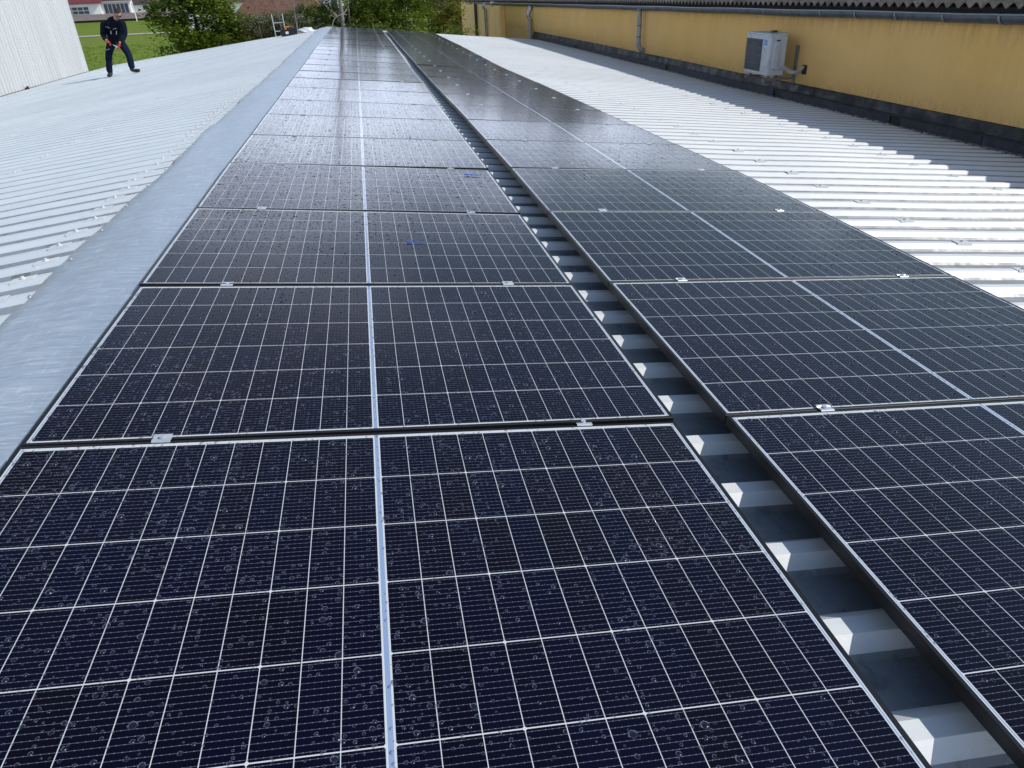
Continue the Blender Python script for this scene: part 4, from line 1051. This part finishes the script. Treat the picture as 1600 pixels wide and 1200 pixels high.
# bare trees
def bare_tree(label, x, y, H, r, seed, lean=0, n_br=16, leafy=0, spread=1., zbr=.3):
    rnd = random.Random(seed); z0 = gz(x, y)
    t = thing('bare_tree', label, 'tree', (x, y, z0), 'bare trees beyond the roof edge')
    mb = MB(); tips = []
    trunk = [Vector((lean*i/8 + rnd.uniform(-.03,.03), 0, H*i/8 - .2)) for i in range(9)]
    mb.tube(trunk, [r*(1-.8*i/8) for i in range(9)], 10)
    for b in range(n_br):
        f = rnd.uniform(zbr, .98); i = min(7, int(f*8)); p = trunk[i].lerp(trunk[i+1], f*8-i)
        a = rnd.uniform(0, 6.283); L = (1.15-f)*H*.32*rnd.uniform(.6, 1.2)*spread; d = Vector((math.cos(a), math.sin(a), rnd.uniform(.5, 1.3))).normalized()
        pts = [p]; 
        for k_ in range(4): d = (d + Vector((rnd.uniform(-.25,.25), rnd.uniform(-.25,.25), rnd.uniform(0,.2)))).normalized(); pts.append(pts[-1] + d*L/4)
        rb = r*(1-.8*f)*.45; mb.tube(pts, [rb, rb*.75, rb*.5, rb*.3, rb*.12], 5)
        for k_ in range(4):
            q_ = pts[rnd.randrange(1, 4)]; d2 = Vector((rnd.uniform(-1,1), rnd.uniform(-1,1), rnd.uniform(-.1,.9))).normalized()
            e = q_ + d2*L*.45; m_ = (q_+e)/2 + Vector((0, 0, -.03)); mb.tube([q_, m_, e], [rb*.35, rb*.22, rb*.08], 4); tips.append(e)
    mb.build('trunk', M_BARKG, t)
    if leafy:
        mb = MB()
        for i in range(leafy):
            p = tips[rnd.randrange(len(tips))] + Vector((rnd.gauss(0,.15), rnd.gauss(0,.15), rnd.gauss(0,.15)))
            a = rnd.uniform(0,6.28); tt = Vector((math.cos(a), math.sin(a), .2)); u = Vector((-math.sin(a), math.cos(a), .3)); L = rnd.uniform(.05,.10)
            mb.add([p, p+tt*L*.5+u*L*.3, p+tt*L, p+tt*L*.5-u*L*.3], [(0,1,2,3)])
        mb.build('crown', L_YEL, t)
    return t
bare_tree('thick bare grey trunk rising behind the far end of the left panel row', .25, 33.6, 13, .16, 61, .1, 14, 300, zbr=.5)
bare_tree('thin pale bare trunk standing close to the thicker grey trunk', .62, 33.9, 12, .065, 62, -.05, 9, 120, zbr=.6)
bare_tree('many stemmed bare tree directly behind the black tool box', -1.72, 33.2, 9, .07, 63, .15, 30, 120, 1.2, zbr=.5)
bare_tree('leaning bare stem left of the tree behind the tool box', -1.95, 33.6, 9, .05, 64, -.5, 26, 60, 1.3, zbr=.45)
bare_tree('slim bare sapling behind the olive shrub left of the ladder', -2.9, 35.2, 8, .035, 65, -.6, 24, 60, 1.2, zbr=.5)

# ------------------------------------------------------------------ light and sky
XZ = R(42); s = Vector((1, -.32, math.tan(XZ))).normalized()
el = math.asin(s.z); az = math.atan2(s.x, s.y)
w = bpy.data.worlds.new('World'); scene.world = w; w.use_nodes = True; nt = w.node_tree; nt.nodes.clear()
sky = nt.nodes.new('ShaderNodeTexSky'); sky.sky_type = 'NISHITA'; sky.sun_disc = False; sky.sun_elevation = el; sky.sun_rotation = az; sky.altitude = 300; sky.air_density = 1.3; sky.dust_density = .5
def N(t_, **k):
    nd = nt.nodes.new(t_)
    for a_, b_ in k.items(): setattr(nd, a_, b_)
    return nd
L = nt.links.new
tc = N('ShaderNodeTexCoord'); mp = N('ShaderNodeMapping'); mp.inputs['Scale'].default_value = (1, 1, 2.8); mp.inputs['Location'].default_value = (.35, .1, 0)
nz = N('ShaderNodeTexNoise'); nz.inputs['Scale'].default_value = 1.9; nz.inputs['Detail'].default_value = 7; nz.inputs['Roughness'].default_value = .58
n2 = N('ShaderNodeTexNoise'); n2.inputs['Scale'].default_value = 4.5; n2.inputs['Detail'].default_value = 5
sep = N('ShaderNodeSeparateXYZ'); L(tc.outputs['Generated'], sep.inputs[0])
# broken cloud: thick near the horizon, opening overhead and towards the right
cov = N('ShaderNodeMapRange'); cov.inputs[1].default_value = .05; cov.inputs[2].default_value = .62; cov.inputs[3].default_value = .17; cov.inputs[4].default_value = -.12; L(sep.outputs[2], cov.inputs[0])
rgt = N('ShaderNodeMapRange'); rgt.inputs[1].default_value = -.05; rgt.inputs[2].default_value = .7; rgt.inputs[3].default_value = .0; rgt.inputs[4].default_value = -.13; L(sep.outputs[0], rgt.inputs[0])
a1 = N('ShaderNodeMath', operation='ADD'); a2 = N('ShaderNodeMath', operation='ADD')
cr = N('ShaderNodeValToRGB'); cr.color_ramp.elements[0].position = .44; cr.color_ramp.elements[1].position = .60
cc = N('ShaderNodeValToRGB'); cc.color_ramp.elements[0].position = .35; cc.color_ramp.elements[0].color = (9.0, 10.4, 13.4, 1); cc.color_ramp.elements[1].position = .68; cc.color_ramp.elements[1].color = (20., 22.2, 26.8, 1)
dim = N('ShaderNodeMapRange'); dim.inputs[1].default_value = .13; dim.inputs[2].default_value = .50; dim.inputs[3].default_value = 1.15; dim.inputs[4].default_value = .05; L(sep.outputs[2], dim.inputs[0])
sc_ = N('ShaderNodeVectorMath', operation='SCALE')
mx = N('ShaderNodeMix', data_type='RGBA')
bg = N('ShaderNodeBackground'); bg.inputs[1].default_value = .11; ow = N('ShaderNodeOutputWorld')
L(tc.outputs['Generated'], mp.inputs[0]); L(mp.outputs[0], nz.inputs[0]); L(mp.outputs[0], n2.inputs[0])
L(nz.outputs[0], a1.inputs[0]); L(cov.outputs[0], a1.inputs[1]); L(a1.outputs[0], a2.inputs[0]); L(rgt.outputs[0], a2.inputs[1]); L(a2.outputs[0], cr.inputs[0]); L(n2.outputs[0], cc.inputs[0])
L(cc.outputs[0], sc_.inputs[0]); L(dim.outputs[0], sc_.inputs['Scale'])
L(cr.outputs[0], mx.inputs[0]); L(sky.outputs[0], mx.inputs[6]); L(sc_.outputs[0], mx.inputs[7]); L(mx.outputs[2], bg.inputs[0]); L(bg.outputs[0], ow.inputs[0])
sl = bpy.data.lights.new('sun', 'SUN'); sl.energy = 3.9; sl.angle = R(.55); sl.color = (1, .955, .89)
so = bpy.data.objects.new('sun', sl); COL.objects.link(so); so.rotation_mode = 'QUATERNION'; so.rotation_quaternion = s.to_track_quat('Z', 'Y'); so.location = (20, -5, 30)

# ------------------------------------------------------------------ camera
cam = bpy.data.cameras.new('camera'); co = bpy.data.objects.new('camera', cam); COL.objects.link(co)
cam.sensor_width = 36; cam.lens = 36*1113.0/1600; cam.clip_start = .02; cam.clip_end = 6000
pit, yaw, roll = .5096, -.1702, -.0428
co.matrix_world = Matrix.Translation((.9708, -1.6973, .9608)) @ Matrix.Rotation(yaw, 4, 'Z') @ Matrix.Rotation(math.pi/2-pit, 4, 'X') @ Matrix.Rotation(roll, 4, 'Z')
scene.camera = co
scene.view_settings.view_transform = 'Standard'; scene.view_settings.look = 'None'; scene.view_settings.exposure = 0; scene.view_settings.gamma = 1
scene.cycles.max_bounces = 6; scene.cycles.diffuse_bounces = 3; scene.cycles.glossy_bounces = 3; scene.cycles.transmission_bounces = 2
scene.cycles.use_denoising = True
scene.cycles.sample_clamp_indirect = 8
